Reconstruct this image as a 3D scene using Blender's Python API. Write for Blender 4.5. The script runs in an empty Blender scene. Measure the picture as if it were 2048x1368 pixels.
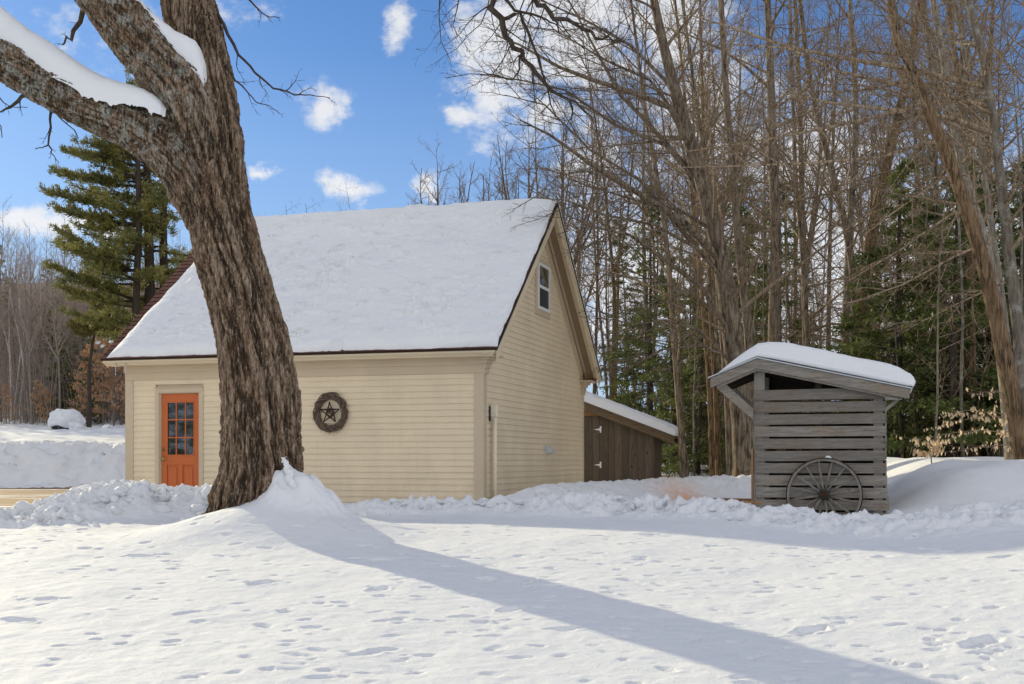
import bpy, math, random, time
import numpy as np
from mathutils import Vector, Matrix
T0 = time.time()
C = bpy.context.scene.collection
sc = bpy.context.scene
EYE = 0.85; F = 2400.0; HY = 920.0

def P(px, py, Y):
    """a point at depth Y metres, from a sight line measured on the photograph"""
    return Vector(((px-1024)/F*Y, Y, EYE+(HY-py)/F*Y))

# ------------------------------------------------------------------ noise
def _h(i, j, k, s):
    i = i.astype(np.int64).astype(np.uint32); j = j.astype(np.int64).astype(np.uint32); k = k.astype(np.int64).astype(np.uint32)
    h = i*np.uint32(374761393) + j*np.uint32(668265263) + k*np.uint32(2246822519) + np.uint32((s*3266489917) & 0xffffffff)
    h = (h ^ (h >> np.uint32(13)))*np.uint32(1274126177)
    h = (h ^ (h >> np.uint32(16)))*np.uint32(2654435761)
    h = h ^ (h >> np.uint32(15))
    return h.astype(np.float64)/2147483647.5-1.0
def vn(x, y, z, s=0):
    x = np.asarray(x, float); y = np.asarray(y, float)+np.zeros_like(x); z = np.asarray(z, float)+np.zeros_like(x)
    xi, yi, zi = np.floor(x), np.floor(y), np.floor(z)
    fx, fy, fz = x-xi, y-yi, z-zi
    fx = fx*fx*fx*(fx*(fx*6-15)+10); fy = fy*fy*fy*(fy*(fy*6-15)+10); fz = fz*fz*fz*(fz*(fz*6-15)+10)
    def L(a, b, t): return a+(b-a)*t
    c = [[[_h(xi+a, yi+b, zi+d, s) for d in (0, 1)] for b in (0, 1)] for a in (0, 1)]
    return L(L(L(c[0][0][0], c[1][0][0], fx), L(c[0][1][0], c[1][1][0], fx), fy),
             L(L(c[0][0][1], c[1][0][1], fx), L(c[0][1][1], c[1][1][1], fx), fy), fz)
def vn2(x, y, s=0):
    x = np.asarray(x, float); y = np.asarray(y, float)
    xi, yi = np.floor(x), np.floor(y); fx, fy = x-xi, y-yi
    fx = fx*fx*fx*(fx*(fx*6-15)+10); fy = fy*fy*fy*(fy*(fy*6-15)+10)
    z = np.zeros_like(xi)
    a = _h(xi, yi, z, s); b = _h(xi+1, yi, z, s); c = _h(xi, yi+1, z, s); d = _h(xi+1, yi+1, z, s)
    return (a+(b-a)*fx)*(1-fy)+(c+(d-c)*fx)*fy
def fbm2(x, y, o=4, s=0, g=0.5):
    r = 0; a = 1.0; n = 0
    for k in range(o):
        ca, sa = math.cos(k*0.9+.3), math.sin(k*0.9+.3)
        r = r+a*vn2((x*ca-y*sa)*2**k+k*17.3, (x*sa+y*ca)*2**k-k*9.1, s+k); n += a; a *= g
    return r/n
def fbm3(x, y, z, o=4, s=0, g=0.5):
    r = 0; a = 1.0; n = 0
    for k in range(o):
        r = r+a*vn(x*2**k+k*7.7, y*2**k+k*3.1, z*2**k+k*5.3, s+k); n += a; a *= g
    return r/n
def sst(a, b, x):
    t = np.clip((x-a)/(b-a), 0, 1); return t*t*(3-2*t)

# ------------------------------------------------------------------ objects
def tag(o, label=None, cat=None, group=None, kind=None):
    if label: o['label'] = label
    if cat: o['category'] = cat
    if group: o['group'] = group
    if kind: o['kind'] = kind
    return o
def empty(name, loc=(0, 0, 0), rz=0, label=None, cat=None, group=None):
    o = bpy.data.objects.new(name, None); C.objects.link(o)
    o.location = loc; o.rotation_euler = (0, 0, rz); o.empty_display_size = .2
    return tag(o, label, cat, group)
def link(name, me, mat=None, parent=None, smooth=False):
    o = bpy.data.objects.new(name, me); C.objects.link(o)
    if mat is not None and len(me.materials) == 0: me.materials.append(mat)
    if parent is not None: o.parent = parent
    if smooth: me.polygons.foreach_set('use_smooth', np.ones(len(me.polygons), bool))
    return o
def np_mesh(name, V, quads=None, tris=None):
    me = bpy.data.meshes.new(name)
    V = np.asarray(V, np.float32).reshape(-1, 3)
    q = np.zeros((0, 4), np.int32) if quads is None else np.asarray(quads, np.int32).reshape(-1, 4)
    t = np.zeros((0, 3), np.int32) if tris is None else np.asarray(tris, np.int32).reshape(-1, 3)
    me.vertices.add(len(V)); me.vertices.foreach_set('co', V.ravel())
    me.loops.add(q.size+t.size); me.loops.foreach_set('vertex_index', np.concatenate([q.ravel(), t.ravel()]))
    me.polygons.add(len(q)+len(t))
    st = np.concatenate([np.arange(len(q))*4, q.size+np.arange(len(t))*3]).astype(np.int32)
    me.polygons.foreach_set('loop_start', st)
    me.update(calc_edges=True); me.validate()
    return me
def attr(me, name, vals):
    a = me.attributes.new(name, 'FLOAT', 'POINT'); a.data.foreach_set('value', np.asarray(vals, np.float32).ravel())

class MB:
    """collects shapes for ONE mesh"""
    def __init__(s): s.v = []; s.f = []
    def add(s, vs, fs):
        b = len(s.v); s.v += [tuple(v) for v in vs]; s.f += [tuple(i+b for i in f) for f in fs]; return s
    def box(s, x0, x1, y0, y1, z0, z1, m=None):
        vs = [Vector((x, y, z)) for x in (x0, x1) for y in (y0, y1) for z in (z0, z1)]
        if m is not None: vs = [m@v for v in vs]
        return s.add(vs, [(0, 1, 3, 2), (4, 6, 7, 5), (0, 4, 5, 1), (2, 3, 7, 6), (0, 2, 6, 4), (1, 5, 7, 3)])
    def prism(s, poly, axis, a, b):
        """poly: 2D points; axis 0: (y,z) extruded along x; axis 1: (x,z) along y"""
        n = len(poly)
        mk = (lambda p, t: (t, p[0], p[1])) if axis == 0 else ((lambda p, t: (p[0], t, p[1])) if axis == 1 else (lambda p, t: (p[0], p[1], t)))
        vs = [mk(p, a) for p in poly]+[mk(p, b) for p in poly]
        return s.add(vs, [tuple(range(n))[::-1], tuple(range(n, 2*n))]+[(i, (i+1) % n, n+(i+1) % n, n+i) for i in range(n)])
    def tube(s, pts, r, sides=8, cap=True):
        pts = [Vector(p) for p in pts]; n = len(pts)
        rr = r if hasattr(r, '__len__') else [r]*n
        vs = []; up = Vector((0.13, 0.31, 0.94))
        for i, p in enumerate(pts):
            t = (pts[min(i+1, n-1)]-pts[max(i-1, 0)]).normalized()
            if abs(t.dot(up)) > .97: up = Vector((1, .1, 0))
            a = t.cross(up).normalized(); b = t.cross(a)
            for k in range(sides):
                w = 2*math.pi*k/sides; vs.append(p+(a*math.cos(w)+b*math.sin(w))*rr[i])
        fs = [(i*sides+k, i*sides+(k+1) % sides, (i+1)*sides+(k+1) % sides, (i+1)*sides+k) for i in range(n-1) for k in range(sides)]
        if cap: fs += [tuple(range(sides))[::-1], tuple(range((n-1)*sides, n*sides))]
        return s.add(vs, fs)
    def build(s, name, mat, parent=None, bevel=0, smooth=False, weld=False):
        me = bpy.data.meshes.new(name); me.from_pydata(s.v, [], s.f); me.update()
        import bmesh
        bm = bmesh.new(); bm.from_mesh(me); bmesh.ops.recalc_face_normals(bm, faces=bm.faces); bm.to_mesh(me); bm.free()
        o = link(name, me, mat, parent, smooth)
        if bevel:
            m = o.modifiers.new('bevel', 'BEVEL'); m.width = bevel; m.segments = 2; m.limit_method = 'ANGLE'
        return o

# ------------------------------------------------------------------ materials
class NT:
    def __init__(s, name, world=False):
        if world: s.m = bpy.data.worlds.new(name)
        else: s.m = bpy.data.materials.new(name)
        s.m.use_nodes = True; s.t = s.m.node_tree
        for n in list(s.t.nodes): s.t.nodes.remove(n)
    def n(s, typ, ins=None, **kw):
        nd = s.t.nodes.new(typ)
        for k, v in kw.items(): setattr(nd, k, v)
        for k, v in (ins or {}).items():
            if isinstance(v, bpy.types.NodeSocket): s.t.links.new(v, nd.inputs[k])
            elif isinstance(v, bpy.types.Node): s.t.links.new(v.outputs[0], nd.inputs[k])
            else: nd.inputs[k].default_value = v
        return nd
    def math(s, op, a, b=0.0, c=None, clamp=False):
        d = {0: a, 1: b}
        if c is not None: d[2] = c
        return s.n('ShaderNodeMath', d, operation=op, use_clamp=clamp).outputs[0]
    def noise(s, vec, scale, detail=4, rough=.55, dist=0, typ=None):
        return s.n('ShaderNodeTexNoise', {'Vector': vec, 'Scale': scale, 'Detail': detail, 'Roughness': rough, 'Distortion': dist}).outputs[0]
    def ramp(s, fac, stops, interp='LINEAR'):
        r = s.n('ShaderNodeValToRGB', {0: fac}); e = r.color_ramp.elements; r.color_ramp.interpolation = interp
        while len(e) < len(stops): e.new(.5)
        for i, (p, c) in enumerate(stops):
            e[i].position = p; e[i].color = (c, c, c, 1) if not hasattr(c, '__len__') else (*c, 1)
        return r.outputs[0]
    def mix(s, f, a, b, mode='MIX'):
        nd = s.n('ShaderNodeMix', data_type='RGBA', blend_type=mode)
        for sock, v in ((nd.inputs[0], f), (nd.inputs[6], a), (nd.inputs[7], b)):
            if isinstance(v, bpy.types.NodeSocket): s.t.links.new(v, sock)
            elif hasattr(v, '__len__'): sock.default_value = (*v, 1)
            else: sock.default_value = v
        return nd.outputs[2]
    def map(s, vec, sc_=(1, 1, 1), loc=(0, 0, 0), rot=(0, 0, 0)):
        return s.n('ShaderNodeMapping', {0: vec, 'Scale': sc_, 'Location': loc, 'Rotation': rot}).outputs[0]
    def bump(s, h, strength=.5, dist=.02, normal=None):
        d = {'Height': h, 'Strength': strength, 'Distance': dist}
        if normal is not None: d['Normal'] = normal
        return s.n('ShaderNodeBump', d).outputs[0]
    def out(s, col, rough=.8, normal=None, spec=.3, metal=0, extra=None):
        d = {'Base Color': col if not isinstance(col, tuple) else (*col, 1), 'Roughness': rough, 'Specular IOR Level': spec, 'Metallic': metal}
        if normal is not None: d['Normal'] = normal
        d.update(extra or {})
        b = s.n('ShaderNodeBsdfPrincipled', d)
        s.n('ShaderNodeOutputMaterial', {0: b}); return s.m
    def obj(s): return s.n('ShaderNodeTexCoord').outputs['Object']
    def geo(s): return s.n('ShaderNodeNewGeometry').outputs['Position']
    def rnd(s): return s.n('ShaderNodeObjectInfo').outputs['Random']
    def at(s, name): return s.n('ShaderNodeAttribute', attribute_name=name).outputs['Fac']

M = {}
def paint(name, col, rough=.55, bumps=.15, var=.12, grain=(3, 3, 30)):
    t = NT(name); g = t.geo()
    n1 = t.noise(g, 1.3, 5, .6); n2 = t.noise(t.map(g, grain), 6, 3)
    c = t.mix(t.ramp(n1, [(.3, 0), (.75, 1)]), tuple(x*(1-var) for x in col), tuple(min(1, x*(1+var*.5)) for x in col))
    c = t.mix(t.math('MULTIPLY', t.ramp(n2, [(.55, 0), (.8, 1)]), .25), c, tuple(x*.6 for x in col))
    if name == 'cream_siding':      # splash stains near the snow and faint run-off marks
        zz = t.n('ShaderNodeSeparateXYZ', {0: g}).outputs[2]
        st = t.math('MULTIPLY', t.ramp(zz, [(.1, 1), (.75, 0)]), t.ramp(t.noise(t.map(g, (2, 2, .6)), 2.2, 6, .7), [(.35, 0), (.7, .38)]))
        c = t.mix(st, c, (.42, .34, .20))
        c = t.mix(t.ramp(t.noise(t.map(g, (4, 4, .35)), 2.0, 6, .7), [(.5, 0), (.8, .22)]), c, (.50, .42, .30))
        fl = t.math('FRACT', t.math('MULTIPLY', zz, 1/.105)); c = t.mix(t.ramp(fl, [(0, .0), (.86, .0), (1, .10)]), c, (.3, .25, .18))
    M[name] = t.out(c, rough, t.bump(n2, bumps, .004), .35)
paint('cream_siding', (.77, .645, .455), var=.10)
paint('tan_trim', (.58, .475, .335), var=.08)
paint('cream_trim', (.68, .57, .40), var=.06)
paint('white_paint', (.78, .78, .76), var=.05)
paint('orange_paint', (.55, .135, .033), .4, .08, .08)
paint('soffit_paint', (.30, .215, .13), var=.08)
paint('brass', (.55, .36, .12), .3); M['brass'].node_tree.nodes['Principled BSDF'].inputs['Metallic'].default_value = 1
paint('dark_metal', (.02, .02, .022), .4)
paint('galvanised', (.55, .58, .6), .35)

def weathered(name, ca, cb, cc, axis, rand=.25, rough=.85):
    """board wood, grain along the given object axis"""
    t = NT(name); o = t.obj(); r = t.rnd()
    off = t.n('ShaderNodeCombineXYZ', {0: t.math('MULTIPLY', r, 37.), 1: t.math('MULTIPLY', r, 91.), 2: t.math('MULTIPLY', r, 53.)})
    v = t.n('ShaderNodeVectorMath', {0: o, 1: off}, operation='ADD').outputs[0]
    s = [22, 22, 22]; s[axis] = 1.1
    wv = t.n('ShaderNodeVectorMath', {0: v, 1: t.n('ShaderNodeVectorMath', {0: t.n('ShaderNodeTexNoise', {'Vector': v, 'Scale': 2.2, 'Detail': 3}).outputs[1], 'Scale': .07}, operation='SCALE').outputs[0]}, operation='ADD').outputs[0]
    g1 = t.noise(t.map(wv, s), 1.6, 7, .62)
    g2 = t.noise(t.map(wv, [k*2.4 for k in s]), 2.2, 5, .6)
    ks = [4.5, 4.5, 4.5]; ks[axis] = 2.6
    kn = t.n('ShaderNodeTexVoronoi', {'Vector': t.map(v, ks), 'Scale': 1.0}).outputs[0]
    c = t.mix(t.ramp(g1, [(.33, 0), (.66, 1)]), ca, cb)
    c = t.mix(t.ramp(t.noise(v, 1.7, 4), [(.45, 0), (.75, .8)]), c, cc)
    c = t.mix(t.ramp(g2, [(.52, 0), (.72, .75)]), c, tuple(x*.25 for x in ca))
    c = t.mix(t.ramp(kn, [(.05, .85), (.13, 0)]), c, tuple(x*.3 for x in ca))
    c = t.mix(t.math('MULTIPLY', r, rand), c, tuple(x*.45 for x in ca))
    M[name] = t.out(c, rough, t.bump(t.math('ADD', g1, t.math('MULTIPLY', g2, .6)), .7, .008), .2)
weathered('grey_board', (.20, .178, .15), (.37, .34, .30), (.30, .225, .155), 0, .45)
weathered('grey_post', (.26, .24, .21), (.34, .32, .28), (.30, .25, .17), 2)
weathered('brown_board', (.10, .078, .058), (.18, .14, .10), (.17, .115, .07), 2, .6)
weathered('brown_fascia', (.13, .09, .055), (.20, .14, .085), (.14, .11, .08), 0)
weathered('pale_board', (.33, .17, .07), (.42, .24, .11), (.25, .14, .07), 2, .3)
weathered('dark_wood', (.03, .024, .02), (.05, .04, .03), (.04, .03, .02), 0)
weathered('wheel_wood', (.15, .135, .11), (.29, .27, .235), (.20, .17, .13), 2, 0)
weathered('split_wood', (.42, .24, .12), (.55, .35, .19), (.35, .2, .1), 1, .4)

def bark(name, ca, cb, lich=.0, scale=1.0, use_cav=False, lcol=(.42, .44, .38)):
    t = NT(name); o = t.obj(); r = t.rnd()
    v = t.map(o, (16*scale, 16*scale, 2.4*scale))
    g = t.noise(v, 1.5, 6, .65, .4)
    g2 = t.noise(o, 3.0*scale, 4)
    c = t.mix(t.ramp(g, [(.41, 0), (.58, 1)]), ca, cb)
    c = t.mix(t.ramp(t.noise(o, .9*scale, 3), [(.4, 0), (.7, .6)]), c, tuple(x*.75 for x in cb))
    c = t.mix(t.math('MULTIPLY', r, .45), c, tuple(x*.8 for x in ca))
    if lich: c = t.mix(t.ramp(t.noise(o, 5*scale, 6, .7), [(.56-.1*lich, 0), (.70-.1*lich, lich)]), c, lcol)
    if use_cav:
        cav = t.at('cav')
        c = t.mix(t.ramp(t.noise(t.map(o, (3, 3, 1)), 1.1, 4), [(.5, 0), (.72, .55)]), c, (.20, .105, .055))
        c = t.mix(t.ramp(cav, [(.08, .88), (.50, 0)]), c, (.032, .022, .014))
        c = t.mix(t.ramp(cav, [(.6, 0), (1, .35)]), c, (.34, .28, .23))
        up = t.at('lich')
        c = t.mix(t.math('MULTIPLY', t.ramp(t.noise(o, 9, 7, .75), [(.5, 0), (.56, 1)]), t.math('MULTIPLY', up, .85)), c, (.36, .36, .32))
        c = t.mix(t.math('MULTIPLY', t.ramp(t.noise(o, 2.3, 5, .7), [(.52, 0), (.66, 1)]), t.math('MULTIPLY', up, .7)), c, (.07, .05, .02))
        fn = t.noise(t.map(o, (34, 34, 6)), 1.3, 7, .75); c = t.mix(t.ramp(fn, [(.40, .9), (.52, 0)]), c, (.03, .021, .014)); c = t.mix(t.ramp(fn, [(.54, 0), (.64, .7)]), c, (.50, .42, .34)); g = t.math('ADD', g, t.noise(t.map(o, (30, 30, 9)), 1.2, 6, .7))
        M[name] = t.out(c, .92, t.bump(g, .8, .018), .12); return
    M[name] = t.out(c, .9, t.bump(g, .6, .02), .12)
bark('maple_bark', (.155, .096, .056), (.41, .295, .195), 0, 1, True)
bark('grey_bark', (.05, .037, .025), (.31, .24, .17), .25)
bark('brown_bark', (.05, .032, .019), (.34, .225, .125), 0)
bark('smooth_bark', (.11, .09, .068), (.29, .245, .19), .5)
bark('birch_bark', (.50, .47, .43), (.66, .63, .58), 0)
bark('dark_bark', (.045, .036, .03), (.09, .07, .055), 0)
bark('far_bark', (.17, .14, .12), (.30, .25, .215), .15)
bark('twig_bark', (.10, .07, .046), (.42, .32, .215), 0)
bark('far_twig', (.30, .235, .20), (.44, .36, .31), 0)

def leafy(name, ca, cb, rough=.6, trans=.25):
    t = NT(name); g = t.geo(); r = t.rnd()
    c = t.mix(t.ramp(t.noise(g, 1.1, 5, .6), [(.35, 0), (.65, 1)]), ca, cb)
    c = t.mix(t.ramp(t.noise(g, 14, 2), [(.4, 0), (.8, .6)]), c, tuple(x*1.5 for x in cb))
    b = t.n('ShaderNodeBsdfPrincipled', {'Base Color': c, 'Roughness': rough, 'Specular IOR Level': .2})
    tr = t.n('ShaderNodeBsdfTranslucent', {0: c})
    mx = t.n('ShaderNodeMixShader', {0: trans, 1: b.outputs[0], 2: tr.outputs[0]})
    t.n('ShaderNodeOutputMaterial', {0: mx}); M[name] = t.m
leafy('pine_needles', (.075, .09, .032), (.28, .265, .085))
leafy('hemlock_needles', (.045, .062, .02), (.15, .175, .05))
leafy('gold_needles', (.10, .10, .03), (.20, .16, .045))
leafy('pale_leaf', (.55, .42, .27), (.68, .54, .37), .7, .45)
leafy('rust_leaf', (.38, .21, .11), (.52, .33, .19), .7, .45)

def glassm():
    t = NT('window_glass'); g = t.geo()
    n = t.noise(g, 3.0, 3)
    M['window_glass'] = t.out((.012, .014, .016), .03, t.bump(n, .04, .02), 1.0, 0, {'IOR': 1.9})
glassm()
def snowm(name, ground=False):
    t = NT(name); g = t.geo()
    n1 = t.noise(g, 9, 7, .6); n2 = t.noise(g, 70, 5, .65); n3 = t.noise(g, 1.1, 4)
    c = t.mix(n3, (.745, .762, .785), (.82, .83, .84))
    h = t.math('ADD', t.math('MULTIPLY', n1, .65), t.math('MULTIPLY', n2, .35))
    if ground:
        d = t.at('dirt')
        dn = t.math('MULTIPLY', t.ramp(t.math('ADD', d, t.math('MULTIPLY', t.math('SUBTRACT', t.noise(t.map(g, (.22, 1.5, 1)), 1.6, 9, .68), .5), 2.6)), [(.42, 0), (.62, 1)]), 1.0)
        dc = t.mix(t.ramp(t.noise(t.map(g, (1.5, 4, 1)), 3.0, 9, .75), [(.3, 0), (.7, 1)]), (.13, .075, .035), (.40, .26, .135))
        c = t.mix(dn, c, dc)
        l = t.at('litter')
        ln = t.ramp(t.math('ADD', t.math('MULTIPLY', l, .5), t.noise(g, 1.6, 9, .75)), [(.78, 0), (.9, 1)])
        c = t.mix(ln, c, t.mix(t.noise(g, .8, 8, .75), (.10, .07, .05), (.26, .20, .165)))
        s = t.at('orange_glow')  # warm bounced light, painted as an orange tint in the snow
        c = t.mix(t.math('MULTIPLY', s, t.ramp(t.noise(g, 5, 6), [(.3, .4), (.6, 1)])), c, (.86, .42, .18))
        h = t.math('ADD', h, t.math('MULTIPLY', t.noise(t.map(g, (1, 1, 1)), 24, 5, .6), .8))
    b = t.bump(h, .42, .02)
    M[name] = t.out(c, .75, b, .08, 0, None)
snowm('snow'); snowm('ground_snow', True)
def shingle():
    t = NT('shingle'); o = t.obj()
    br = t.n('ShaderNodeTexBrick', {'Vector': t.map(o, (1, 1, 1)), 'Scale': 1.0, 'Mortar Size': .006, 'Brick Width': .3, 'Row Height': .14, 'Bias': 0.0,
             'Color1': (.13, .062, .045, 1), 'Color2': (.21, .105, .075, 1), 'Mortar': (.03, .02, .017, 1)})
    c = t.mix(t.ramp(t.noise(o, 50, 4), [(.4, 0), (.7, .5)]), br.outputs[0], (.10, .06, .05))
    M['shingle'] = t.out(c, .95, t.bump(t.noise(o, 120, 2), .5, .004), .1)
shingle()
def stonem():
    t = NT('field_stone'); g = t.geo()
    M['field_stone'] = t.out(t.mix(t.noise(g, 8, 6), (.03, .028, .026), (.13, .12, .11)), .9, t.bump(t.noise(g, 20, 5), .6, .02))
stonem()

# ------------------------------------------------------------------ terrain
RAY = 17.0
A17 = math.radians(-17)
BX, BY = -0.492, 20.0                        # near corner of the garage
def w2b(X, Y):                               # world -> garage frame
    dx, dy = X-BX, Y-BY; c, s = math.cos(-A17), math.sin(-A17)
    return dx*c-dy*s, dx*s+dy*c
def b2w(x, y, z=0):
    c, s = math.cos(A17), math.sin(A17); return Vector((BX+x*c-y*s, BY+x*s+y*c, z))
def ridge(X, Y, pts):
    """sum-free ridge: height & closeness along a polyline of (x,y,height,width)"""
    H = np.zeros_like(X); W = np.zeros_like(X)
    for a, b in zip(pts[:-1], pts[1:]):
        dx, dy = b[0]-a[0], b[1]-a[1]; L2 = dx*dx+dy*dy
        t = np.clip(((X-a[0])*dx+(Y-a[1])*dy)/L2, 0, 1)
        d = np.hypot(X-a[0]-t*dx, Y-a[1]-t*dy)
        h = a[2]+(b[2]-a[2])*t; w = a[3]+(b[3]-a[3])*t
        g = np.exp(-(d/w)**2*1.0)
        H = np.maximum(H, h*g); W = np.maximum(W, np.exp(-(d/(w*1.15))**4))
    return H, W
PILE = [(-9.5, 13.0, .0, .4), (-7.2, 13.6, .0, .8), (-6.0, 14.1, .03, .7), (-5.6, 14.5, .14, .75), (-5.2, 15.0, .36, .8), (-4.85, 15.2, .44, .85), (-4.4, 15.5, .34, .85), (-3.9, 15.6, .36, .8), (-3.3, 15.4, .22, .7)]
PLOW = [(-2.2, 16.6, .05, .4), (-1.6, 16.6, .17, .4), (-.6, 16.5, .16, .42), (.2, 16.3, .2, .42), (1.0, 15.6, .27, .5), (2.0, 15.2, .20, .5), (2.7, 14.7, .20, .5), (3.3, 13.9, .13, .6), (4.0, 13.3, .13, .7), (4.9, 12.9, .15, .6), (6.0, 12.8, .05, .8)]
BACKM = [(-.2, 18.9, .05, .6), (.6, 19.6, .30, .8), (1.5, 21.0, .34, .9), (2.3, 22.3, .36, .9), (3.4, 23.2, .38, .8), (4.6, 23.2, .42, .8), (6, 23.2, .3, 1.)]
rngf = np.random.default_rng(5)
FOOT = []
for k in range(950):
    y = rngf.uniform(4.5, 14); x = rngf.uniform(-.47, .47)*y
    if rngf.random() < .35 and FOOT:
        q = FOOT[rngf.integers(len(FOOT))]; x, y = q[0]+rngf.normal(0, .25), q[1]+rngf.normal(0, .35)
    big = rngf.random() < .05
    FOOT.append((x, y, rngf.uniform(.05, .08) if big else rngf.uniform(.018, .042), rngf.uniform(1.0, 2.2), rngf.normal(0, .5), rngf.uniform(.018, .036) if big else rngf.uniform(.006, .017)))
def terrain(X, Y, masks=False, fine=True):
    X = np.asarray(X, float); Y = np.asarray(Y, float)
    a = -.75+.07*Y; b = .12+0*Y
    k = 14.0
    base = -np.log(np.exp(-k*np.clip(a, -3, 2))+np.exp(-k*b))/k
    base = np.maximum(base, -1.6)
    base = base+.035*fbm2(X*.35+3, Y*.35, 3, 11)*sst(30, 10, Y)
    # hollow to the right of the maple, rise at the right edge
    base += .30*sst(3.6, 7.2, X)*sst(6, 9.5, Y)*sst(15.5, 12.5, Y)
    base -= .05*np.exp(-((X-3.2)/1.6)**2-((Y-11.6)/1.6)**2)
    base += .10*sst(1.5, 4, X)*np.exp(-((Y-8.0)/2.2)**2)
    # far right : path climbs into the woods
    riser = .10*np.clip(Y-36, 0, 10)+.045*np.clip(Y-46, 0, 200)
    left = sst(-4.5, -9.5, X+(Y-37)*.05)
    bank = sst(36.6+.35*fbm2(X*.5, Y*0, 2, 3), 38.6, Y)*(1.22+.10*fbm2(X*.8, Y*.8, 3, 9))
    risel = bank+.052*np.clip(Y-38, 0, 24)+.085*np.clip(Y-62, 0, 200)+.20*np.clip(Y-98, 0, 70)
    far = left*risel+(1-left)*riser
    bx, by = w2b(X, Y)
    drive = sst(-6.5, -7.6, bx+.5*fbm2(X, Y, 2, 4))*sst(18.4, 20.6, Y+.8*fbm2(X*.7, Y*.7, 2, 5))
    drive_flat = drive*sst(37.6, 36.8, Y)
    base = base-.11*sst(-4.8, -6.2, X)*sst(15.3, 17.5, Y)*(1-sst(30, 40, Y))
    h = base*(1-drive_flat)+(-.0)*drive_flat+far
    H1, W1 = ridge(X, Y, PILE); H2, W2 = ridge(X, Y, PLOW); H3, W3 = ridge(X, Y, BACKM)
    h = h+H1+H2+H3
    # right bank by the woods
    bk = sst(4.7, 6.7, X+.35*fbm2(X*.6, Y*.6, 2, 21)-.12*(Y-17))*sst(14.2, 17.0, Y-.15*(X-6))*(.74+.09*fbm2(X*.5, Y*.5, 3, 8))
    h = h+bk*sst(34, 25, Y)
    # snow mound against the maple
    h = h+.34*np.exp(-(((X+2.27)/.40)**2+((Y-12.72)/.42)**2)**1.7)+.26*np.exp(-((X+2.30)/.95)**2-((Y-12.6)/1.0)**2)+.12*np.exp(-((X+3.0)/.8)**2-((Y-12.3)/.9)**2)
    # loose lumpy snow
    rub = np.clip(np.maximum(np.maximum(W1, W2), W3*.45), 0, 1)
    rub = np.maximum(rub, .75*np.exp(-(((X+2.25)/.55)**2+((Y-12.75)/.5)**2)**2))
    rub = np.maximum(rub, 1.6*left*np.exp(-((Y-38.0)/1.5)**2))
    if fine:
        m = rub > .01
        if m.any():
            xs, ys = X[m], Y[m]
            l = 1-np.abs(fbm2(xs*1.9, ys*1.9, 3, 31))*2.0
            l2 = 1-np.abs(fbm2(xs*6.0, ys*6.0, 3, 41))*2.2
            q = vn2(xs*9+1.5*vn2(xs*7, ys*7, 3), ys*9, 52)
            t = h[m]; t += rub[m]*(.13*(l-.5)+.075*(l2-.5)+.035*np.round(q*2.5)/2.5); h[m] = t
        smooth = 1-rub
        near = (Y < 19)&(Y > 3)
        h[near] += (smooth*(.012*fbm2(X*2.3, Y*2.3, 4, 61)+.005*fbm2(X*11, Y*11, 3, 71)))[near]
        # wind-crusted prints and fallen-snow dimples
        for (fx, fy, r, e, an, dp) in FOOT:
            if X.ndim == 2:
                i0, i1 = np.searchsorted(X[0], fx-3.2*r*e), np.searchsorted(X[0], fx+3.2*r*e)
                j0, j1 = np.searchsorted(Y[:, 0], fy-3.2*r*e), np.searchsorted(Y[:, 0], fy+3.2*r*e)
                if i1-i0 < 2 or j1-j0 < 2: continue
                xx, yy = X[j0:j1, i0:i1]-fx, Y[j0:j1, i0:i1]-fy
                ca, sa = math.cos(an), math.sin(an)
                u, v = (xx*ca+yy*sa)/(r*e), (-xx*sa+yy*ca)/r
                d = np.hypot(u, v)*(1+.25*vn2(xx*14+fx*9, yy*14, 77))
                h[j0:j1, i0:i1] += (-dp*sst(1.15, .75, d)*(1+.4*vn2(xx*25, yy*25, 78))+.22*dp*np.exp(-((d-1.2)/.22)**2))*(1-rub[j0:j1, i0:i1])
    if masks:
        dirt = drive_flat*sst(37.4, 35.5, Y+.5*fbm2(X, Y, 2, 6))
        dirt = dirt*(.60+.40*sst(-.35, .20, fbm2(X*.12, Y*.8, 3, 88)))
        lit = sst(60, 66, Y)*left*.45+(1-left)*sst(34, 44, Y)*.8
        lit = np.maximum(lit, left*sst(84, 100, Y)*1.2)
        lit = np.maximum(lit, (1-left)*sst(23.5, 27, Y)*sst(2.5, 5, X)*.7)
        glow = np.exp(-((X-3.12)/.42)**2-((Y-20.9)/1.5)**2)+.5*np.exp(-((X-3.05)/.4)**2-((Y-17.0)/.6)**2)  # where the painted glow of bounced light lies on the snow
        return h, dirt, lit, np.clip(glow, 0, 1)
    return h
def on(px, Y): X = (px-1024)/F*Y; return Vector((X, Y, gz(X, Y)))
def gz(x, y): return float(terrain(np.array([[float(x)]]), np.array([[float(y)]]), fine=False)[0, 0])

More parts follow.
